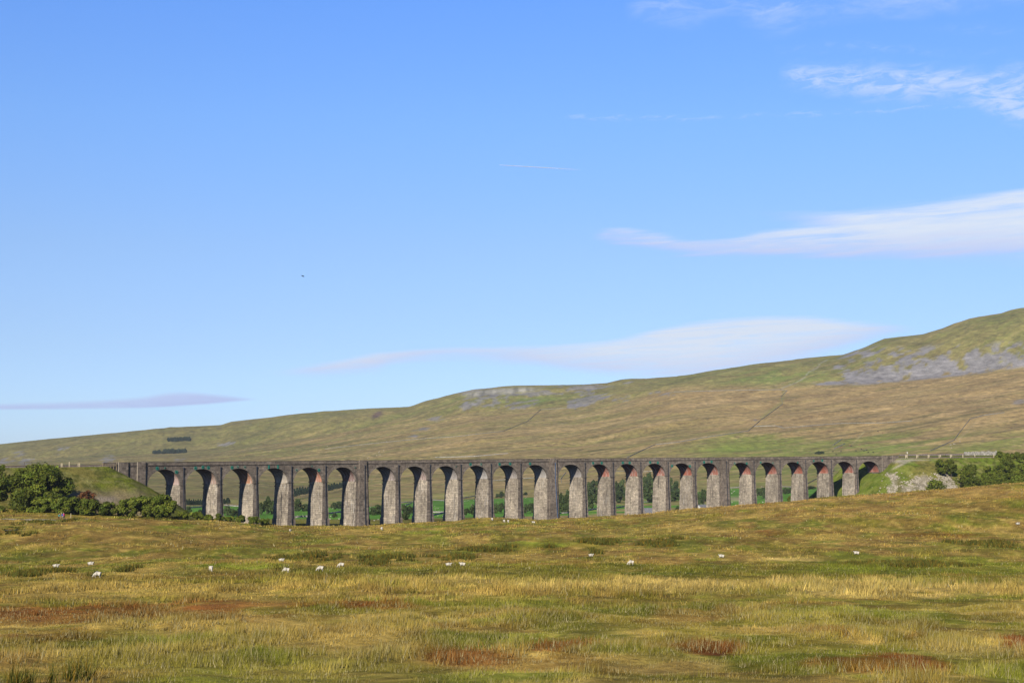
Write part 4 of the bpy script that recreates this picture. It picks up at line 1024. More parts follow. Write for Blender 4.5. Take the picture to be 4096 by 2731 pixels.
# ------------------------------------------------------------------ farm buildings and bits seen through the arches
def barn(px, pyb, Y, w, d, hw, hr, rot, wallm, roofm, label, name='barn'):
    x = pt(px, pyb, Y)[0]; g = float(H(np.array([x]), np.array([Y]))[0]); zb = min(zof(px, pyb, Y), g+99)
    e = empty(name, (x, Y, zb), rot); tag(e, label, name)
    mb = MB(); a, b = w/2, d/2; dz = min(0, g-zb)-.5
    mb.hexa([(-a,-b,dz),(a,-b,dz),(a,b,dz),(-a,b,dz),(-a,-b,hw),(a,-b,hw),(a,b,hw),(-a,b,hw)])
    mb.face([(-a,-b,hw),(-a,b,hw),(-a,0,hw+hr)]); mb.face([(a,-b,hw),(a,b,hw),(a,0,hw+hr)]); mb.build('walls', [M[wallm]], e)
    mb = MB(); t = .12
    for sg in (-1, 1):
        mb.hexa([(-a-.3, sg*(b+.3), hw-.12),(a+.3, sg*(b+.3), hw-.12),(a+.3, 0, hw+hr+.1),(-a-.3, 0, hw+hr+.1),(-a-.3, sg*(b+.3), hw+.1),(a+.3, sg*(b+.3), hw+.1),(a+.3, 0, hw+hr+.3),(-a-.3, 0, hw+hr+.3)])
    mb.build('roof', [M[roofm]], e)
    mb = MB(); mb.box((0, -b-.02, hw*.4), (w*.16, .1, hw*.8)); mb.build('door', [M['dark']], e)
barn(2598, 2062, 860, 6.5, 9, 1.8, 2.4, R(12), 'barn_wall', 'slate', 'grey slate roofed barn seen through the sixteenth arch')
barn(2816, 2036, 900, 9, 5.5, 1.2, 1.4, R(35), 'white_wall', 'slate', 'white gabled low barn seen through the eighteenth arch')
barn(1192, 2052, 1150, 8.5, 5, 1.1, 1.3, R(5), 'barn_wall', 'red_roof', 'long shed with rusty red roof seen through the fifth arch', 'shed')
barn(1321, 2037, 1300, 3.2, 3, .9, .8, R(10), 'white_wall', 'slate', 'tiny pale hut by the trees seen through the sixth arch', 'hut')
x = pt(2948, 1981, 1380); e = empty('trailer', tuple(x)); tag(e, 'low dark blue trailer beside the field seen through the nineteenth arch', 'trailer')
mb = MB(); mb.hexa([(-2.6,-.9,.45),(2.6,-.9,.45),(2.6,.9,.45),(-2.6,.9,.45),(-2.7,-1,1.4),(2.7,-1,1.6),(2.7,1,1.6),(-2.7,1,1.4)]); mb.build('body', [M['bluepaint']], e)
for sx in (-1.5, 1.5):
    mb = MB(); mb.tube((sx,-1.05,.2), (sx,1.05,.2), .4, n=12); mb.build('wheels', [M['black']], e)
x = pt(2290, 2080, 640); g = float(H(np.array([x[0]]), np.array([640.]))[0]); e = empty('barrier', (x[0], 640, x[2]-.35)); tag(e, 'orange plastic barrier at the foot of the pier right of the middle pilaster', 'barrier')
for i, dx in enumerate((-.5, .0, .5)):
    mb = MB(); mb.hexa([(dx-.23,-.15,-.6),(dx+.23,-.15,-.6),(dx+.23,.15,-.6),(dx-.23,.15,-.6),(dx-.2,-.06,.55-.1*i),(dx+.2,-.06,.5-.1*i),(dx+.2,.06,.5-.1*i),(dx-.2,.06,.55-.1*i)]); mb.build('panel', [M['orange']], e)
# path and puddle
def ribbon(P, wd, name, m, lift=.06, y0=200):
    Q = []
    for (a, b), (c, d) in zip(P[:-1], P[1:]):
        n = max(2, int(abs(c-a)/8)); Q += [(a+(c-a)*i/n, b+(d-b)*i/n) for i in range(n)]
    Q.append(P[-1]); pts = [pt(x, 2078, y) for x, y in Q]; mb = MB()
    rows = []
    for p in pts:
        w_ = wd*(1+.35*(fbm(np.array([p[0]/6]), np.array([0.]), 5)[0]-.5))
        rows.append([(p[0], p[1]+k*w_/2, float(H(np.array([p[0]]), np.array([p[1]+k*w_/2]))[0])+lift) for k in (-1, -.5, 0, .5, 1)])
    for a, b in zip(rows[:-1], rows[1:]):
        for i in range(4): mb.face([a[i], b[i], b[i+1], a[i+1]])
    tag(mb.build(name, [M[m]]), kind='structure')
ribbon([(-400,392),(0,388),(95,386),(240,389),(300,391),(420,396),(560,402),(720,408),(850,420)], 4.5, 'path', 'gravel', .1)
q = hit(44, 2121); m_, t_, b_ = mat('puddle_water', .08, .6); b_.inputs['Base Color'].default_value = (.30,.30,.30,1)
mb = MB(); n = 20; mb.face([(1.3*math.cos(i*2*math.pi/n)*(1+.2*math.sin(i*3)), 3.4*math.sin(i*2*math.pi/n), 0) for i in range(n)]); o = mb.build('puddle', [m_]); o.location = (q[0], q[1], q[2]+.12); tag(o, kind='structure')
# marker post by the hikers
x = pt(283, 2080, 389); mb = MB(); mb.box((0,0,.65), (.10,.10,1.9)); o = mb.build('marker_post', [M['wood_pale']]); o.location = (x[0], 389, float(H(np.array([x[0]]), np.array([389.]))[0])); tag(o, 'pale wooden marker post on the path right of the hikers', 'post')

# ------------------------------------------------------------------ skinned figures
def skin_mesh(name, verts, edges, radii, mats, sub=1, root=0):
    me = bpy.data.meshes.new('tmp'); me.from_pydata(verts, edges, []); o = bpy.data.objects.new('tmp', me); link(o)
    md = o.modifiers.new('s', 'SKIN')
    if not me.skin_vertices: bpy.context.view_layer.objects.active = o
    for i, r_ in enumerate(radii):
        me.skin_vertices[0].data[i].radius = (r_, r_) if not isinstance(r_, tuple) else r_
        me.skin_vertices[0].data[i].use_root = (i == root)
    sb = o.modifiers.new('b', 'SUBSURF'); sb.levels = sub; sb.render_levels = sub
    dg = bpy.context.evaluated_depsgraph_get(); dg.update()
    m = bpy.data.meshes.new_from_object(o.evaluated_get(dg)); m.name = name
    bpy.data.objects.remove(o); bpy.data.meshes.remove(me)
    m.materials.clear()
    for k in mats: m.materials.append(k)
    m.polygons.foreach_set('use_smooth', np.ones(len(m.polygons), bool))
    return m
def sheep_mesh(name, pose, blackface=False):
    # facing +x, feet at z = 0
    z = .62 if pose != 'lying' else .30
    if pose == 'lying': z = .30
    V_ = [(-.40,0,z-.02),(-.2,0,z+.06),(.06,0,z+.08),(.30,0,z+.0)]; Rr = [.19,(.30,.30),(.31,.31),(.20,.21)]; E = [(0,1),(1,2),(2,3)]
    if pose == 'graze': nk = [(.50,0,z-.08),(.62,0,z-.30),(.72,0,z-.46),(.80,0,z-.54)]; nr = [.14,.105,.085,.05]
    elif pose == 'lying': nk = [(.48,0,z+.16),(.56,0,z+.30),(.66,0,z+.29),(.76,0,z+.24)]; nr = [.13,.10,.085,.05]
    else: nk = [(.47,0,z+.15),(.55,0,z+.33),(.66,0,z+.33),(.76,0,z+.28)]; nr = [.13,.10,.085,.05]
    p = 3
    for a, b in zip(nk, nr): V_.append(a); Rr.append(b); E.append((p, len(V_)-1)); p = len(V_)-1
    head = 6 if True else 0
    for sy in (-1, 1): V_.append((nk[2][0]-.05, sy*.13, nk[2][2]+.05)); Rr.append(.025); E.append((6, len(V_)-1))
    if pose != 'lying':
        for (bx, at) in ((-.38, 0), (.30, 3)):
            for sy in (-1, 1):
                kx = bx+(-.05 if bx < 0 else .02); i = len(V_)
                V_ += [(bx, sy*.14, z-.2), (kx, sy*.14, .27), (bx+.01, sy*.14, .03)]; Rr += [.085,.04,.032]; E += [(at, i), (i, i+1), (i+1, i+2)]
    else:
        for (bx, at) in ((-.30, 0), (.34, 3)):
            for sy in (-1, 1):
                i = len(V_); V_ += [(bx, sy*.2, .14), (bx+.2, sy*.24, .06)]; Rr += [.07,.035]; E += [(at, i), (i, i+1)]
    m = skin_mesh(name, V_, E, Rr, [M['wool'], M['face_black'] if blackface else M['wool2'], M['mark']], 1, 1)
    hx = nk[1][0]; 
    for f in m.polygons:
        c = f.center
        if c.x > hx+.03: f.material_index = 1
        elif pose != 'lying' and c.z < .26: f.material_index = 1
        elif (-.3 < c.x < -.12) and c.z > z+.22 and pose == 'graze': f.material_index = 2
    return m
SH = {('graze', 0): sheep_mesh('sheep_grazing', 'graze'), ('lying', 0): sheep_mesh('sheep_lying', 'lying'), ('lying', 1): sheep_mesh('sheep_lying_dark_face', 'lying', True), ('stand', 0): sheep_mesh('sheep_standing', 'stand')}
def sheep(px, py, pose, face, rot, label, group, y0=60, sc=1.0, y1=4700):
    q = hit(px, py, y0, y1)
    if q is None: return
    o = bpy.data.objects.new('sheep', SH[(pose, face)]); link(o)
    o.location = (q[0], q[1], q[2]-.02+(.1 if y0 < 100 else 0)); o.rotation_euler = (0,0,rot); o.scale = (sc,)*3
    return tag(o, label, 'sheep', group)
L, RT = math.pi, 0.0
GS = 'sheep grazing on the near moor'
for a in [(224,2271,'lying',0,RT,'white sheep lying at the far left above the dark rush patch'),(363,2261,'lying',1,RT,'small dark-faced lamb lying low between the leftmost two sheep'),
  (389,2313,'graze',0,L,'white sheep grazing lowest and nearest at the left, right of the rush patch'),(844,2288,'graze',0,-1.2,'sheep seen almost end-on left of the bright green strip'),
  (1126,2247,'lying',1,RT,'dark-faced sheep lying above the row of three grazing sheep'),(1143,2293,'graze',0,L+.35,'left one of the three white sheep grazing in a row'),(1281,2287,'graze',0,L,'middle one of the three white sheep grazing in a row'),
  (1364,2272,'graze',0,L,'right one of the three white sheep grazing in a row'),(1161,2130,'stand',0,-1.4,'small sheep standing alone below the fourth pier'),(1527,2121,'graze',0,-1.3,'small sheep alone below the seventh pier'),
  (1969,2082,'graze',0,-1.3,'sheep on the mound top left of the close pair'),(2017,2090,'graze',0,-1.2,'left sheep of the close pair below the eleventh pier'),(2033,2091,'graze',0,-1.5,'right sheep of the close pair below the eleventh pier'),
  (2134,2092,'lying',0,L,'sheep lying at the foot of the twelfth arch beside the middle pilaster'),(1794,2265,'lying',0,RT,'sheep half hidden lying in the grass below the dark rushes'),(1850,2263,'lying',0,L,'small sheep almost hidden in grass right of another lying one'),
  (2364,2227,'lying',1,RT,'dark-faced horned sheep lying beside a round rush clump'),(2523,2261,'graze',0,L+.2,'big white sheep grazing alone in the middle right'),(2886,2230,'lying',0,L,'sheep lying half hidden left of the straw coloured strip'),
  (3426,2217,'lying',0,L,'sheep lying alone right of the straw coloured strip'),(4071,2099,'lying',0,RT,'small pale sheep lying near the right edge on the slope')]:
    sheep(a[0], a[1], a[2], a[3], a[4], a[5], GS, sc=.84)
GF = 'far sheep seen through the arches'
fs = {2:[(775,1974),(803,1982)],3:[(939,1923),(933,1970),(930,1961),(902,1938)],4:[(1052,1921),(1073,1942),(1095,1946),(1058,1967),(1041,1972)],5:[(1184,1978),(1186,1930),(1191,2065),(1182,2071),(1187,2070)],6:[(1322,2066),(1320,2077),(1356,2077),(1331,2034)],
  7:[(1482,2026),(1483,2030),(1481,2040),(1497,2082),(1513,2079)],9:[(1739,2025),(1741,2035),(1748,2034),(1753,2032),(1741,2039),(1756,2043),(1752,2064),(1772,2065)],10:[(1859,2005),(1864,2004),(1871,2003),(1875,2001),(1880,2003),(1895,2001),(1899,2000),(1885,2019)],
  11:[(1992,2009),(2016,1999)],12:[(2100,1985),(2106,1989),(2110,1983),(2102,1993),(2134,1992),(2120,2003)],19:[(2926,1960),(2938,1964),(2933,1968),(2927,1974),(2928,2011),(2943,2023)],20:[(3051,2009),(3046,1948),(3052,1950)]}
for a, P in fs.items():
    for (x, y) in P: sheep(x, y, rnd.choice(['graze','stand','lying']), 0, rnd.uniform(0, 6.28), 'tiny white sheep on the land seen through the %s arch' % ord_(a), GF, 660, .55 if a < 13 else .9)
for (x, y) in [(1309,1785),(1518,1806),(1515,1810),(1534,1803),(1471,1834),(1520,1820),(1507,1822)]: sheep(x, y, 'graze', 0, rnd.uniform(0, 6), 'tiny white sheep on the hill above the sixth and seventh arches', 'sheep on the hill behind the viaduct', 1200, 1.5)
for (x, y) in [(3824,1761),(3840,1767),(3804,1780),(3815,1777),(3820,1778),(3801,1781),(3806,1793)]: sheep(x, y, 'graze', 0, rnd.uniform(0, 6), 'tiny white sheep on the hill above the right embankment', 'sheep on the hill right of the viaduct', 1200, 1.5)
# cattle on the pasture
def cow_mesh(name, m):
    V_ = [(-.8,0,1.05),(-.3,0,1.1),(.3,0,1.08),(.75,0,1.1),(1.0,0,.95),(1.2,0,.6),(1.32,0,.38)]; Rr = [.33,.40,.40,.33,.2,.16,.09]; E = [(i, i+1) for i in range(6)]
    for bx, at in ((-.75, 0), (.65, 3)):
        for sy in (-1, 1):
            i = len(V_); V_ += [(bx, sy*.24, .75), (bx-.03, sy*.24, .4), (bx, sy*.24, .05)]; Rr += [.14,.075,.06]; E += [(at, i), (i, i+1), (i+1, i+2)]
    return skin_mesh(name, V_, E, Rr, [m], 1, 1)
cw = {'b': cow_mesh('cow_dark', M['cow_black']), 't': cow_mesh('cow_tan', M['cow_tan'])}
for (x, y, k) in [(3332,1808,'b'),(3364,1807,'b'),(3345,1820,'b'),(3424,1805,'b'),(3446,1799,'b'),(3456,1805,'b'),(3466,1802,'b'),(3473,1811,'b'),(3493,1811,'b'),(3405,1786,'b'),(3512,1727,'b'),(3438,1783,'t'),(3357,1792,'t'),(3366,1792,'t'),(3530,1733,'t'),(3518,1728,'t'),(3400,1781,'t')]:
    q = hit(x, y, 1200)
    if q is None: continue
    o = bpy.data.objects.new('cow', cw[k]); link(o); o.location = q; o.rotation_euler = (0,0,rnd.choice([0, math.pi])+rnd.uniform(-.5, .5)); o.scale = (1.25,)*3
    tag(o, ('black cow grazing on the bright pasture above the right end of the viaduct' if k == 'b' else 'tan cow on the hillside pasture above the right end of the viaduct'), 'cow', 'black cattle on the hillside' if k == 'b' else 'tan cattle on the hillside')
# hikers
def person(loc, rz, h, jacket, trousers, pack, label, stride=.22, lean=.1, hairm='hair', skirt=0):
    e = empty('person', loc, rz); e.scale = (h/1.75,)*3; tag(e, label, 'person', 'hikers on the path')
    # facing +x ; 0 pelvis
    hip = .93; ln = lean
    V_ = [(0,0,hip),(ln*.4,0,1.15),(ln*.9,0,1.38),(ln*1.1,0,1.50),(ln*1.3+.02,0,1.60),(ln*1.3+.03,0,1.70)]
    Rr = [(.15,.11),(.14,.10),(.16,.10),.055,(.075,.09),(.07,.08)]; E = [(i, i+1) for i in range(5)]
    i = len(V_); V_.append((ln*1.3+.13,0,1.60)); Rr.append(.018); E.append((4, i))      # nose
    legs = []; arms = []
    for sy in (-1, 1):
        st = stride*sy; i = len(V_)
        V_ += [(0, sy*.10, hip-.08), (st*.55+.06, sy*.10, .50), (st*1.0-.04, sy*.10, .09), (st*1.0+.12, sy*.11, .04)]; Rr += [.095,.062,.045,.04]
        E += [(0, i), (i, i+1), (i+1, i+2), (i+2, i+3)]; legs.append((i, i+1, i+2, i+3))
        i = len(V_); a = -st
        V_ += [(ln*.95, sy*.20, 1.38), (ln*.8+a*.5-.03, sy*.24, 1.12), (ln*.8+a+.08, sy*.23, .90), (ln*.8+a+.13, sy*.23, .83)]; Rr += [.06,.045,.032,.036]
        E += [(2, i), (i, i+1), (i+1, i+2), (i+2, i+3)]; arms.append((i, i+1, i+2)); hnd = i+3; hx, hy, hz = V_[hnd]
        for k, (fy, ln_) in enumerate(((-.03,.065),(-.01,.075),(.01,.07),(.03,.055))):
            j = len(V_); V_ += [(hx+.02, hy+fy, hz-.05), (hx+.005, hy+fy, hz-.05-ln_)]; Rr += [.010,.008]; E += [(hnd, j), (j, j+1)]
        j = len(V_); V_ += [(hx+.045, hy-sy*.02, hz-.01), (hx+.06, hy-sy*.025, hz-.05)]; Rr += [.011,.009]; E += [(hnd, j), (j, j+1)]
    obj('body', skin_mesh('body', V_, E, Rr, [M['skin']], 1, 0), e)
    jv = [V_[0], V_[1], V_[2], (V_[3][0], 0, V_[3][2]-.04)]; jr = [(.18,.14),(.175,.135),(.195,.13),.08]; je = [(0,1),(1,2),(2,3)]
    jv[0] = (0, 0, hip-.06-skirt)
    for a in arms:
        i = len(jv); jv += [V_[a[0]], V_[a[1]], V_[a[2]]]; jr += [.08,.065,.05]; je += [(2, i), (i, i+1), (i+1, i+2)]
    obj('jacket', skin_mesh('jacket', jv, je, jr, [M[jacket]], 1, 0), e)
    tv = [V_[0]]; tr_ = [(.17,.125)]; te = []
    for a in legs:
        i = len(tv); tv += [V_[a[0]], V_[a[1]], V_[a[2]]]; tr_ += [.115,.082,.062]; te += [(0, i), (i, i+1), (i+1, i+2)]
    obj('trousers', skin_mesh('trousers', tv, te, tr_, [M[trousers]], 1, 0), e)
    for sy, a in zip((-1, 1), legs):
        f = V_[a[3]]; obj('boot', skin_mesh('boot', [V_[a[2]], (f[0]-.10, f[1], .05), (f[0]+.03, f[1], .045)], [(0,1),(1,2)], [.06,.058,.045], [M['brown']], 1, 1), e)
    obj('hair', skin_mesh('hair', [(V_[4][0]-.03,0,1.62),(V_[5][0]-.015,0,1.73),(V_[5][0]+.02,0,1.745)], [(0,1),(1,2)], [(.085,.095),(.075,.085),.06], [M[hairm]], 1, 0), e)
    if pack:
        rp = obj('rucksack', skin_mesh('rucksack', [(-.17,0,1.05),(-.17+ln*.5,0,1.25),(-.13+ln*.8,0,1.45)], [(0,1),(1,2)], [(.14,.12),(.17,.15),(.13,.10)], [M[pack]], 1, 1), e)
        mb = MB()
        for sy in (-1, 1): mb.tube((ln*.9+.0, sy*.11, 1.5), (ln*.6+.16, sy*.12, 1.28), .022, n=6); mb.tube((ln*.6+.16, sy*.12, 1.28), (-.02, sy*.16, 1.08), .02, n=6)
        mb.build('strap', [M[pack]], rp)
def gpt(px, Y):
    x = pt(px, 2078, Y)[0]; return (x, Y, float(H(np.array([x]), np.array([Y]))[0])+.1)
person(gpt(235, 388), -.25, 1.62, 'turq', 'brown', 'darkcloth', 'person in a turquoise jacket walking, leftmost of the three hikers', .14, .18, 'skin', .12)
person(gpt(249.5, 389), L+.1, 1.80, 'blue', 'khaki', 'navy', 'person in a blue top and pale trousers striding, middle of the three hikers', .34, .12)
person(gpt(256, 387), L-.2, 1.82, 'pink', 'darkcloth', 'maroon', 'person in red with a dark red rucksack, rightmost of the three hikers', .2, .1)
# bird
x = pt(1211, 1104.5, 190); e = empty('bird', tuple(x)); e.rotation_euler = (R(12), R(24), R(8)); tag(e, 'black crow gliding in the open blue sky', 'bird')
obj('body', skin_mesh('bird_body', [(-.20,0,.0),(-.06,0,0),(.08,0,0),(.17,0,.03),(.23,0,.02)], [(0,1),(1,2),(2,3),(3,4)], [(.03,.012),.055,.06,.038,.012], [M['bird']], 1, 1), e)
for sy in (-1, 1):
    mb = MB(); P = [(.08, sy*.03, .02), (.12, sy*.18, .07), (.04, sy*.36, .05), (-.10, sy*.40, .03), (-.07, sy*.2, .045), (-.08, sy*.03, .01)]
    mb.face(P); mb.face([(a, b, c-.012) for a, b, c in P[::-1]])
    for i in range(6): a, b = P[i], P[(i+1)%6]; mb.face([a, b, (b[0], b[1], b[2]-.012), (a[0], a[1], a[2]-.012)])
    mb.build('wing', [M['bird']], e)
mb = MB(); mb.hexa([(-.32,-.06,0),(-.15,-.03,0),(-.15,.03,0),(-.32,.06,0),(-.32,-.06,.012),(-.15,-.03,.012),(-.15,.03,.012),(-.32,.06,.012)]); mb.build('tail', [M['bird']], e)
# aeroplane and vapour trail
D = 26000.0; a = Vector(pt(2002, 661, D)); b = Vector(pt(2330, 680, D*1.02))
m_, t_, b_ = mat('aircraft_white', .4, .4); b_.inputs['Base Color'].default_value = (.9,.9,.9,1)
e = empty('aeroplane', tuple(a)); e.rotation_euler = (0, 0, math.pi); tag(e, 'tiny white airliner at the head of its vapour trail', 'aeroplane')
mb = MB(); mb.tube((-14,0,0), (14,0,0), 2.4, 2.2, 10); mb.tube((14,0,0), (20,0,-.3), 2.2, .4, 10); mb.tube((-14,0,0), (-22,0,1), 2.4, .5, 10); mb.build('fuselage', [m_], e)
for sy in (-1, 1):
    mb = MB(); mb.hexa([(-3,sy*2,-.3),(5,sy*2,-.3),(-5,sy*18,.8),(-8,sy*18,.8),(-3,sy*2,.3),(5,sy*2,.3),(-5,sy*18,1),(-8,sy*18,1)]); mb.build('wing', [m_], e)
mb = MB(); mb.hexa([(-21,-.3,1),(-15,-.3,1),(-15,.3,1),(-21,.3,1),(-23,-.2,8),(-20,-.2,8),(-20,.2,8),(-23,.2,8)]); mb.build('tail_fin', [m_], e)
m_ = bpy.data.materials.new('vapour'); m_.use_nodes = True; t_ = NT(m_.node_tree); bs = t_.n['Principled BSDF']; bs.inputs['Base Color'].default_value = (.8,.85,1,1); bs.inputs['Roughness'].default_value = 1
gx = t_.new('ShaderNodeSeparateXYZ'); t_.l.new(t_.new('ShaderNodeTexCoord').outputs['Object'], gx.inputs[0])
al = t_.math('MULTIPLY', t_.map(gx.outputs[0], 0, (b-a).length, .85, 0.0), t_.map(t_.noise(t_.new('ShaderNodeTexCoord').outputs['Object'], .01, 3), .3, .6, .6, 1))
t_.l.new(al, bs.inputs['Alpha'])
mb = MB(); n = 14; Ln = (b-a).length
for i in range(n):
    x0 = 32+(Ln-32)*i/n; x1 = 32+(Ln-32)*(i+1)/n
    mb.tube((x0,0,0), (x1,0,0), 4+i*.7, 4+(i+1)*.7, 8)
mb.f = [f for k, f in enumerate(mb.f)]; o = mb.build('vapour_trail', [m_]); o.location = a; d = b-a; o.rotation_euler = d.to_track_quat('X', 'Z').to_euler()
tag(o, 'thin white vapour trail behind the airliner in the blue sky', 'vapour trail')

# ------------------------------------------------------------------ grass and rushes (one mesh each, built blade by blade)
RUSH = [(1492,2250,56,12),(1600,2232,150,12),(1850,2228,62,13),(1960,2198,110,9),(2199,2182,14,10),(2410,2170,130,7),(2660,2176,95,9),(150,2296,90,12),(458,2290,34,12),(1235,2236,130,7),(3960,2176,140,11),(3640,2262,240,6),
        (60,2110,50,10),(110,2090,40,7),(20,2132,30,9),(150,2084,26,6),(190,2092,30,6),(640,2076,16,4),(690,2076,14,4),(2382,2207,10,9),(100,2135,50,8),(345,2700,85,45),(250,2088,24,4)]
def blades(name, N, ymin, ymax, per, hmin, hmax, wk, mode, label, seed):
    r = np.random.RandomState(seed)
    y = np.sqrt(r.uniform(ymin**2, ymax**2, N)) if mode != 'rush' else None
    if mode == 'rush':
        xs, ys = [], []
        for (cx, cy, rx, ry) in RUSH:
            q = hit(cx, cy, 30)
            if q is None: continue
            y_a = hit(cx, cy+ry, 30); y_b = hit(cx, cy-ry, 30)
            dy = max(.8, min(abs(q[1]-y_a[1]), 22)) if y_a is not None else 3
            px_ok = not (cx < 260 and cy < 2200)
            wx = rx*q[1]/6000; n = int(min(1400, 5+wx*dy*(2.6 if px_ok else 1.0)*(1.6 if q[1] < 120 else 1)))
            a = r.uniform(0, 6.283, n); rr = np.sqrt(r.uniform(0, 1, n))*1.25; X = q[0]+np.cos(a)*rr*wx; Yy = q[1]+np.sin(a)*rr*dy
            k = fbm(X/2.2, Yy/4, 99, 3)+.25*(1-((X-q[0])/wx)**2) > .62; xs.append(X[k]); ys.append(Yy[k])
        x = np.concatenate(xs); y = np.concatenate(ys); N = len(x)
    else: x = r.uniform(-.36, .36, N)*y
    c = fgcol(x, y); px = CX+6000*x/y; z = H(x, y); py = proj(x, y, z)[1]
    if mode != 'rush':
        tall = .55+1.1*sm(fbm(x/7, y/12, 33, 4), .4, .65)
        tall = tall*(.35+1.15*sm(vnoise(x/1.3, y/2.2, 77), .15, .9))
        band = np.exp(-((py-2352)/38)**2)*sm(px, 200, 900); tall = tall*(1+band*.9)
        dens = .35+.65*sm(fbm(x/3, y/5, 35, 3), .3, .6); k = (r.uniform(0, 1, N) < dens)&(py < 2900)
        x, y, z, c, px, py, tall, = (q[k] for q in (x, y, z, c, px, py, tall)); N = len(x)
    else: tall = np.ones(N)
    per_ = per; nb = N*per_
    X = np.repeat(x, per_); Y = np.repeat(y, per_); Z = np.repeat(z, per_); C = np.repeat(c, per_, 0); T = np.repeat(tall, per_)
    sp_ = np.repeat(np.clip(y*.0022, .1, .5), per_)
    X = X+r.normal(size=nb)*sp_; Y = Y+r.normal(size=nb)*sp_
    Z = H(X, Y)-.04
    h = r.uniform(hmin, hmax, nb)*T*(.6+.4*np.repeat(((px > 260)|(y < 330)), per_) if mode == 'rush' else 1); a = r.uniform(0, 6.283, nb); w = np.maximum(.008, wk*Y)*r.uniform(.6, 1.4, nb)
    ln = r.normal(size=nb)*.42*h+.12*h; ld = r.uniform(0, 6.283, nb)
    dx, dy = np.cos(a)*w, np.sin(a)*w
    v0 = np.stack([X-dx, Y-dy, Z], 1); v1 = np.stack([X+dx, Y+dy, Z], 1); v2 = np.stack([X+ln*np.cos(ld)+.08*h, Y+ln*np.sin(ld), Z+h], 1)
    if mode == 'rush': C = np.array([.115,.118,.02])*r.uniform(.5, 1.5, (nb, 1))*np.where(r.uniform(0, 1, (nb, 1)) < .25, np.array([[2.0, 1.25, .9]]), 1.0)
    else:
        pal = r.uniform(0, 1, nb); C = C*r.uniform(.72, 1.35, (nb, 1))
        C = np.where((pal < (.17 if ymax < 120 else .05))[:,None], np.array([.50,.42,.20])*r.uniform(.7, 1.15, (nb, 1)), C)
    v = np.stack([v0, v1, v2], 1).reshape(-1, 3)
    cc = np.repeat(C, 3, 0).reshape(-1, 3, 3)
    me = npmesh(name, v, np.arange(len(v)).reshape(-1, 3), M['grass'], cc.reshape(-1, 3))
    return tag(obj(name, me), label, 'grass' if mode != 'rush' else 'rushes', kind='stuff')
blades('moor_grass', 38000, 42, 115, 14, .09, .30, .00023, 'g', 'rough tan and olive moor grass covering the foreground', 1)
blades('moor_grass', 52000, 110, 270, 8, .11, .34, .00028, 'g', 'rough moor grass in the middle distance below the viaduct', 2)
blades('moor_grass', 52000, 265, 600, 4, .12, .36, .00034, 'g', 'short moor grass on the far rises before the viaduct', 3)
blades('rushes', 0, 0, 0, 26, .45, .95, .00035, 'rush', 'dark green rush clumps scattered over the moor', 4)
# ------------------------------------------------------------------ haze
mb = MB(); mb.box((0, 2700, 235), (8000, 5560, 660)); m_ = bpy.data.materials.new('haze_air'); m_.use_nodes = True; nt = m_.node_tree; nt.nodes.clear()
out = nt.nodes.new('ShaderNodeOutputMaterial'); pv = nt.nodes.new('ShaderNodeVolumePrincipled'); pv.inputs['Density'].default_value = .00004; pv.inputs['Color'].default_value = (.82,.88,1,1); pv.inputs['Anisotropy'].default_value = .0
nt.links.new(pv.outputs[0], out.inputs['Volume'])
mb_o = mb.build('haze', [m_]); tag(mb_o, 'thin blue summer haze in the valley air', 'haze', kind='stuff')
# ------------------------------------------------------------------ world
SUN_AZ = R(197.9); SUN_EL = R(26)
w = bpy.data.worlds.new('World'); SC.world = w; w.use_nodes = True; t = NT(w.node_tree); t.n.clear()
out = t.new('ShaderNodeOutputWorld'); bg = t.new('ShaderNodeBackground'); t.l.new(bg.outputs[0], out.inputs[0])
sky = t.new('ShaderNodeTexSky', sky_type='NISHITA'); sky.sun_disc = False; sky.sun_elevation = SUN_EL; sky.sun_rotation = SUN_AZ; sky.altitude = 300; sky.air_density = 1.0; sky.dust_density = .4; sky.ozone_density = 1.5
tc = t.new('ShaderNodeTexCoord').outputs['Generated']; sx = t.new('ShaderNodeSeparateXYZ'); t.l.new(tc, sx.inputs[0])
az = t.math('ARCTAN2', sx.outputs[0], sx.outputs[1]); el = t.math('ARCSINE', sx.outputs[2])
SKYGAIN = [(0.0,(.72,.97,1.75)),(.027,(.72,.97,1.66)),(.077,(.76,.94,1.42)),(.144,(.82,1.0,1.40)),(.226,(.80,1.12,1.66)),(.307,(.72,1.14,1.9)),(.42,(.40,.62,1.2)),(.7,(.18,.28,.6)),(1.5,(.15,.22,.5))]
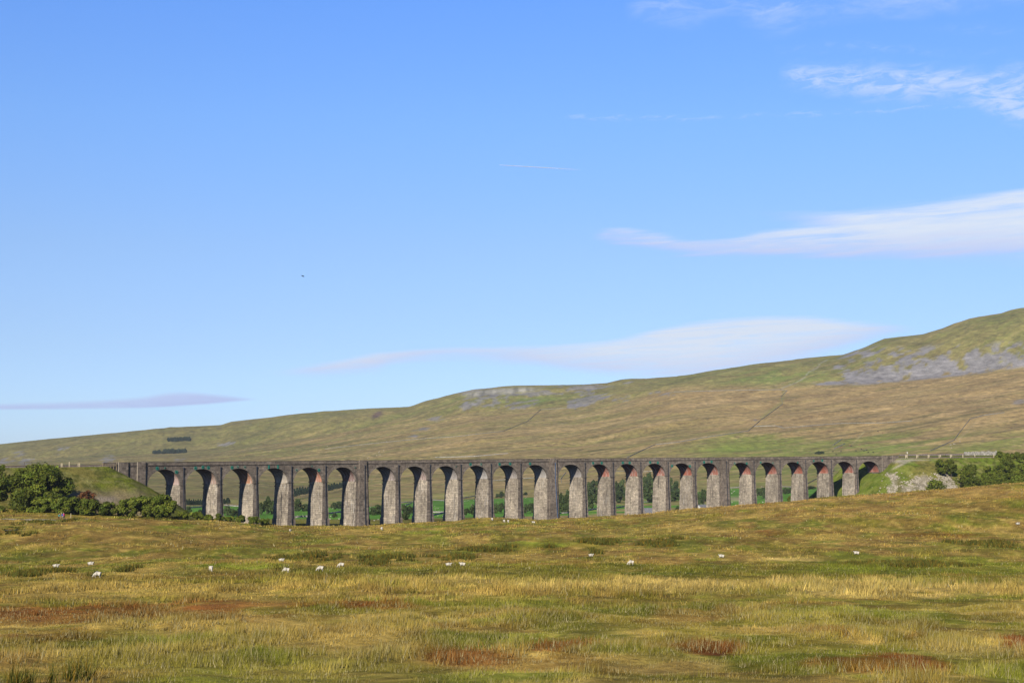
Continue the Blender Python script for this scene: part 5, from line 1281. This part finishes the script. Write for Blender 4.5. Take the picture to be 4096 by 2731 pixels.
#SKYGAIN_HOOK
rp = t.new('ShaderNodeValToRGB'); cr = rp.color_ramp; cr.interpolation = 'LINEAR'
t.l.new(t.math('DIVIDE', el, 1.5708), rp.inputs[0])
while len(cr.elements) < len(SKYGAIN): cr.elements.new(.5)
for e_, (p_, c_) in zip(cr.elements, SKYGAIN): e_.position = min(1, p_/1.5708); e_.color = (c_[0]/2, c_[1]/2, c_[2]/2, 1)
base = t.mix(1.0, sky.outputs[0], t.mix(1.0, rp.outputs[0], (2.0,2.0,2.0), 'MULTIPLY'), 'MULTIPLY')
def azel(px, py):
    d = Vector(pt(px, py, 1.0)).normalized(); return math.atan2(d.x, d.y), math.asin(d.z)
STR = .1
def cloud(pa, pb, top, bot, dens, soft_t, soft_b, nscale, warp, ncon, colr, noisec=(.35,.65), detail=6, ani=3.2):
    """soft streak between two edge curves given as (place, height) lists"""
    global base
    a0 = azel(pa, 1000)[0]; a1 = azel(pb, 1000)[0]
    u = t.map(az, a0, a1)
    def curve(P):
        n = t.new('ShaderNodeFloatCurve'); c = n.mapping.curves[0]; pts = [(( azel(x, y)[0]-a0)/(a1-a0), azel(x, y)[1]/.5) for x, y in P]
        while len(c.points) < len(pts): c.points.new(.5, .5)
        for q, (x, y) in zip(c.points, pts): q.location = (min(1, max(0, x)), y)
        n.mapping.update(); t.l.new(u, n.inputs['Value']); return t.math('MULTIPLY', n.outputs[0], .5)
    T_, B_ = curve(top), curve(bot)
    cv = t.new('ShaderNodeCombineXYZ'); t.l.new(az, cv.inputs[0]); t.l.new(t.math('MULTIPLY', t.math('ADD', el, t.math('MULTIPLY', az, -.05)), ani), cv.inputs[1])
    nz = t.noise(cv.outputs[0], nscale, detail, .6, .3)
    wob = t.math('MULTIPLY', t.math('SUBTRACT', nz, .5), warp)
    e2 = t.math('ADD', el, wob)
    m1 = t.map(t.math('SUBTRACT', T_, e2), 0, soft_t, 0, 1, True); m2 = t.map(t.math('SUBTRACT', e2, B_), 0, soft_b, 0, 1, True)
    m3 = t.map(az, a0, a0+(a1-a0)*.08); 
    msk = t.math('MULTIPLY', t.math('MULTIPLY', m1, m2), m3)
    nz2 = t.noise(cv.outputs[0], nscale*2.3, detail, .65, .6)
    msk = t.math('MULTIPLY', msk, t.map(nz2, noisec[0], noisec[1], 1-ncon, 1)); msk = t.math('MULTIPLY', msk, dens, clamp=True)
    hh = t.map(t.math('SUBTRACT', e2, B_), 0, .02)
    cc = t.mix(hh, tuple(v/STR for v in colr[0]), tuple(v/STR for v in colr[1]))
    front = t.math('GREATER_THAN', sx.outputs[1], 0.0)
    base = t.mix(t.math('MULTIPLY', msk, front), base, cc)
WHT = ((.53,.62,.98),(.76,.85,1.0)); LAV = ((.58,.68,.98),(.76,.85,1.0))
cloud(2860,4250,[(2860,843),(3200,840),(3500,820),(3700,795),(3900,765),(4096,742),(4250,730)],[(2860,864),(3100,900),(3300,960),(3600,1055),(4096,1075),(4250,1075)],.95,.007,.020,8,.014,.6,WHT,(.32,.6),9,14)
cloud(2350,3400,[(2350,940),(2430,905),(2600,918),(2750,945),(2900,945),(3100,905),(3400,870)],[(2350,965),(2600,1012),(2800,1036),(3000,1042),(3400,1048)],.95,.007,.006,9,.014,.65,WHT,(.34,.6),9,14)
cloud(1010,3720,[(1010,1483),(1250,1450),(1480,1405),(1900,1380),(2430,1353),(2700,1292),(2960,1262),(3130,1254),(3400,1272),(3620,1290),(3720,1306)],[(1010,1504),(1500,1502),(1570,1480),(2090,1470),(2300,1500),(2700,1530),(3000,1500),(3300,1440),(3620,1340),(3720,1312)],1.0,.006,.010,8,.009,.5,LAV,(.3,.55),9,14)
cloud(-300,1060,[(-300,1620),(0,1606),(300,1596),(560,1578),(700,1560),(900,1573),(1060,1595)],[(-300,1645),(0,1642),(300,1640),(600,1634),(800,1622),(1060,1601)],.8,.004,.002,9,.002,.3,((.47,.54,.88),(.60,.66,.97)))
cloud(3120,4300,[(3120,240),(3500,232),(3800,245),(3950,255),(4050,230),(4300,240)],[(3120,375),(3500,430),(3700,440),(3850,430),(4050,530),(4300,560)],.72,.012,.014,24,.016,.85,((.58,.72,1),(.66,.78,1)),(.42,.6),9)
cloud(2500,3250,[(2500,-40),(2700,-60),(3250,-60)],[(2500,120),(2700,150),(2900,110),(3100,170),(3250,120)],.5,.02,.02,14,.02,.8,((.5,.66,1),(.55,.7,1)),(.42,.6),6)
cloud(3480,3800,[(3480,-60),(3800,-60)],[(3480,60),(3650,100),(3800,40)],.45,.02,.015,18,.02,.8,((.5,.66,1),(.55,.7,1)),(.42,.6),6)
cloud(2250,2800,[(2250,450),(2500,455),(2800,455)],[(2250,485),(2500,492),(2800,490)],.4,.004,.004,40,.006,.95,((.6,.74,1),(.6,.74,1)),(.5,.6),8)
cloud(3100,3900,[(3100,180),(3400,150),(3900,190)],[(3100,240),(3500,235),(3900,250)],.35,.01,.01,30,.014,.9,((.58,.72,1),(.64,.77,1)),(.48,.62),8)
cloud(3650,4300,[(3650,90),(3900,80),(4300,100)],[(3650,140),(3900,150),(4300,160)],.35,.01,.01,26,.012,.9,((.58,.72,1),(.64,.77,1)),(.48,.62),8)
base = t.mix(1.0, base, f_to_rgb(t, t.map(sx.outputs[1], -.5, .4, .5, 1.0)), 'MULTIPLY')  # unseen sky behind the camera dimmed to deepen the shade
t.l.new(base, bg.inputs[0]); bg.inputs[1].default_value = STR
# ------------------------------------------------------------------ sun, camera, view
ld = bpy.data.lights.new('sun', 'SUN'); ld.energy = 5.0; ld.angle = R(.53); ld.color = (1,.94,.84)
lo = bpy.data.objects.new('sun', ld); link(lo)
sd = Vector((math.sin(SUN_AZ)*math.cos(SUN_EL), math.cos(SUN_AZ)*math.cos(SUN_EL), math.sin(SUN_EL)))
lo.rotation_euler = (-sd).to_track_quat('-Z', 'Y').to_euler(); lo.location = (0, -30, 60)
cd = bpy.data.cameras.new('camera'); cd.lens = FPX/4096*36; cd.sensor_width = 36; cd.clip_start = .5; cd.clip_end = 80000
co = bpy.data.objects.new('camera', cd); link(co); co.location = (0,0,0); co.rotation_euler = (math.pi/2+PITCH, 0, 0); SC.camera = co
SC.view_settings.view_transform = 'Standard'; SC.view_settings.look = 'None'; SC.view_settings.exposure = 0; SC.view_settings.gamma = 1
SC.cycles.max_bounces = 5; SC.cycles.diffuse_bounces = 0; SC.cycles.transparent_max_bounces = 8; SC.cycles.volume_bounces = 0
SC.cycles.use_adaptive_sampling = True; SC.cycles.use_denoising = True
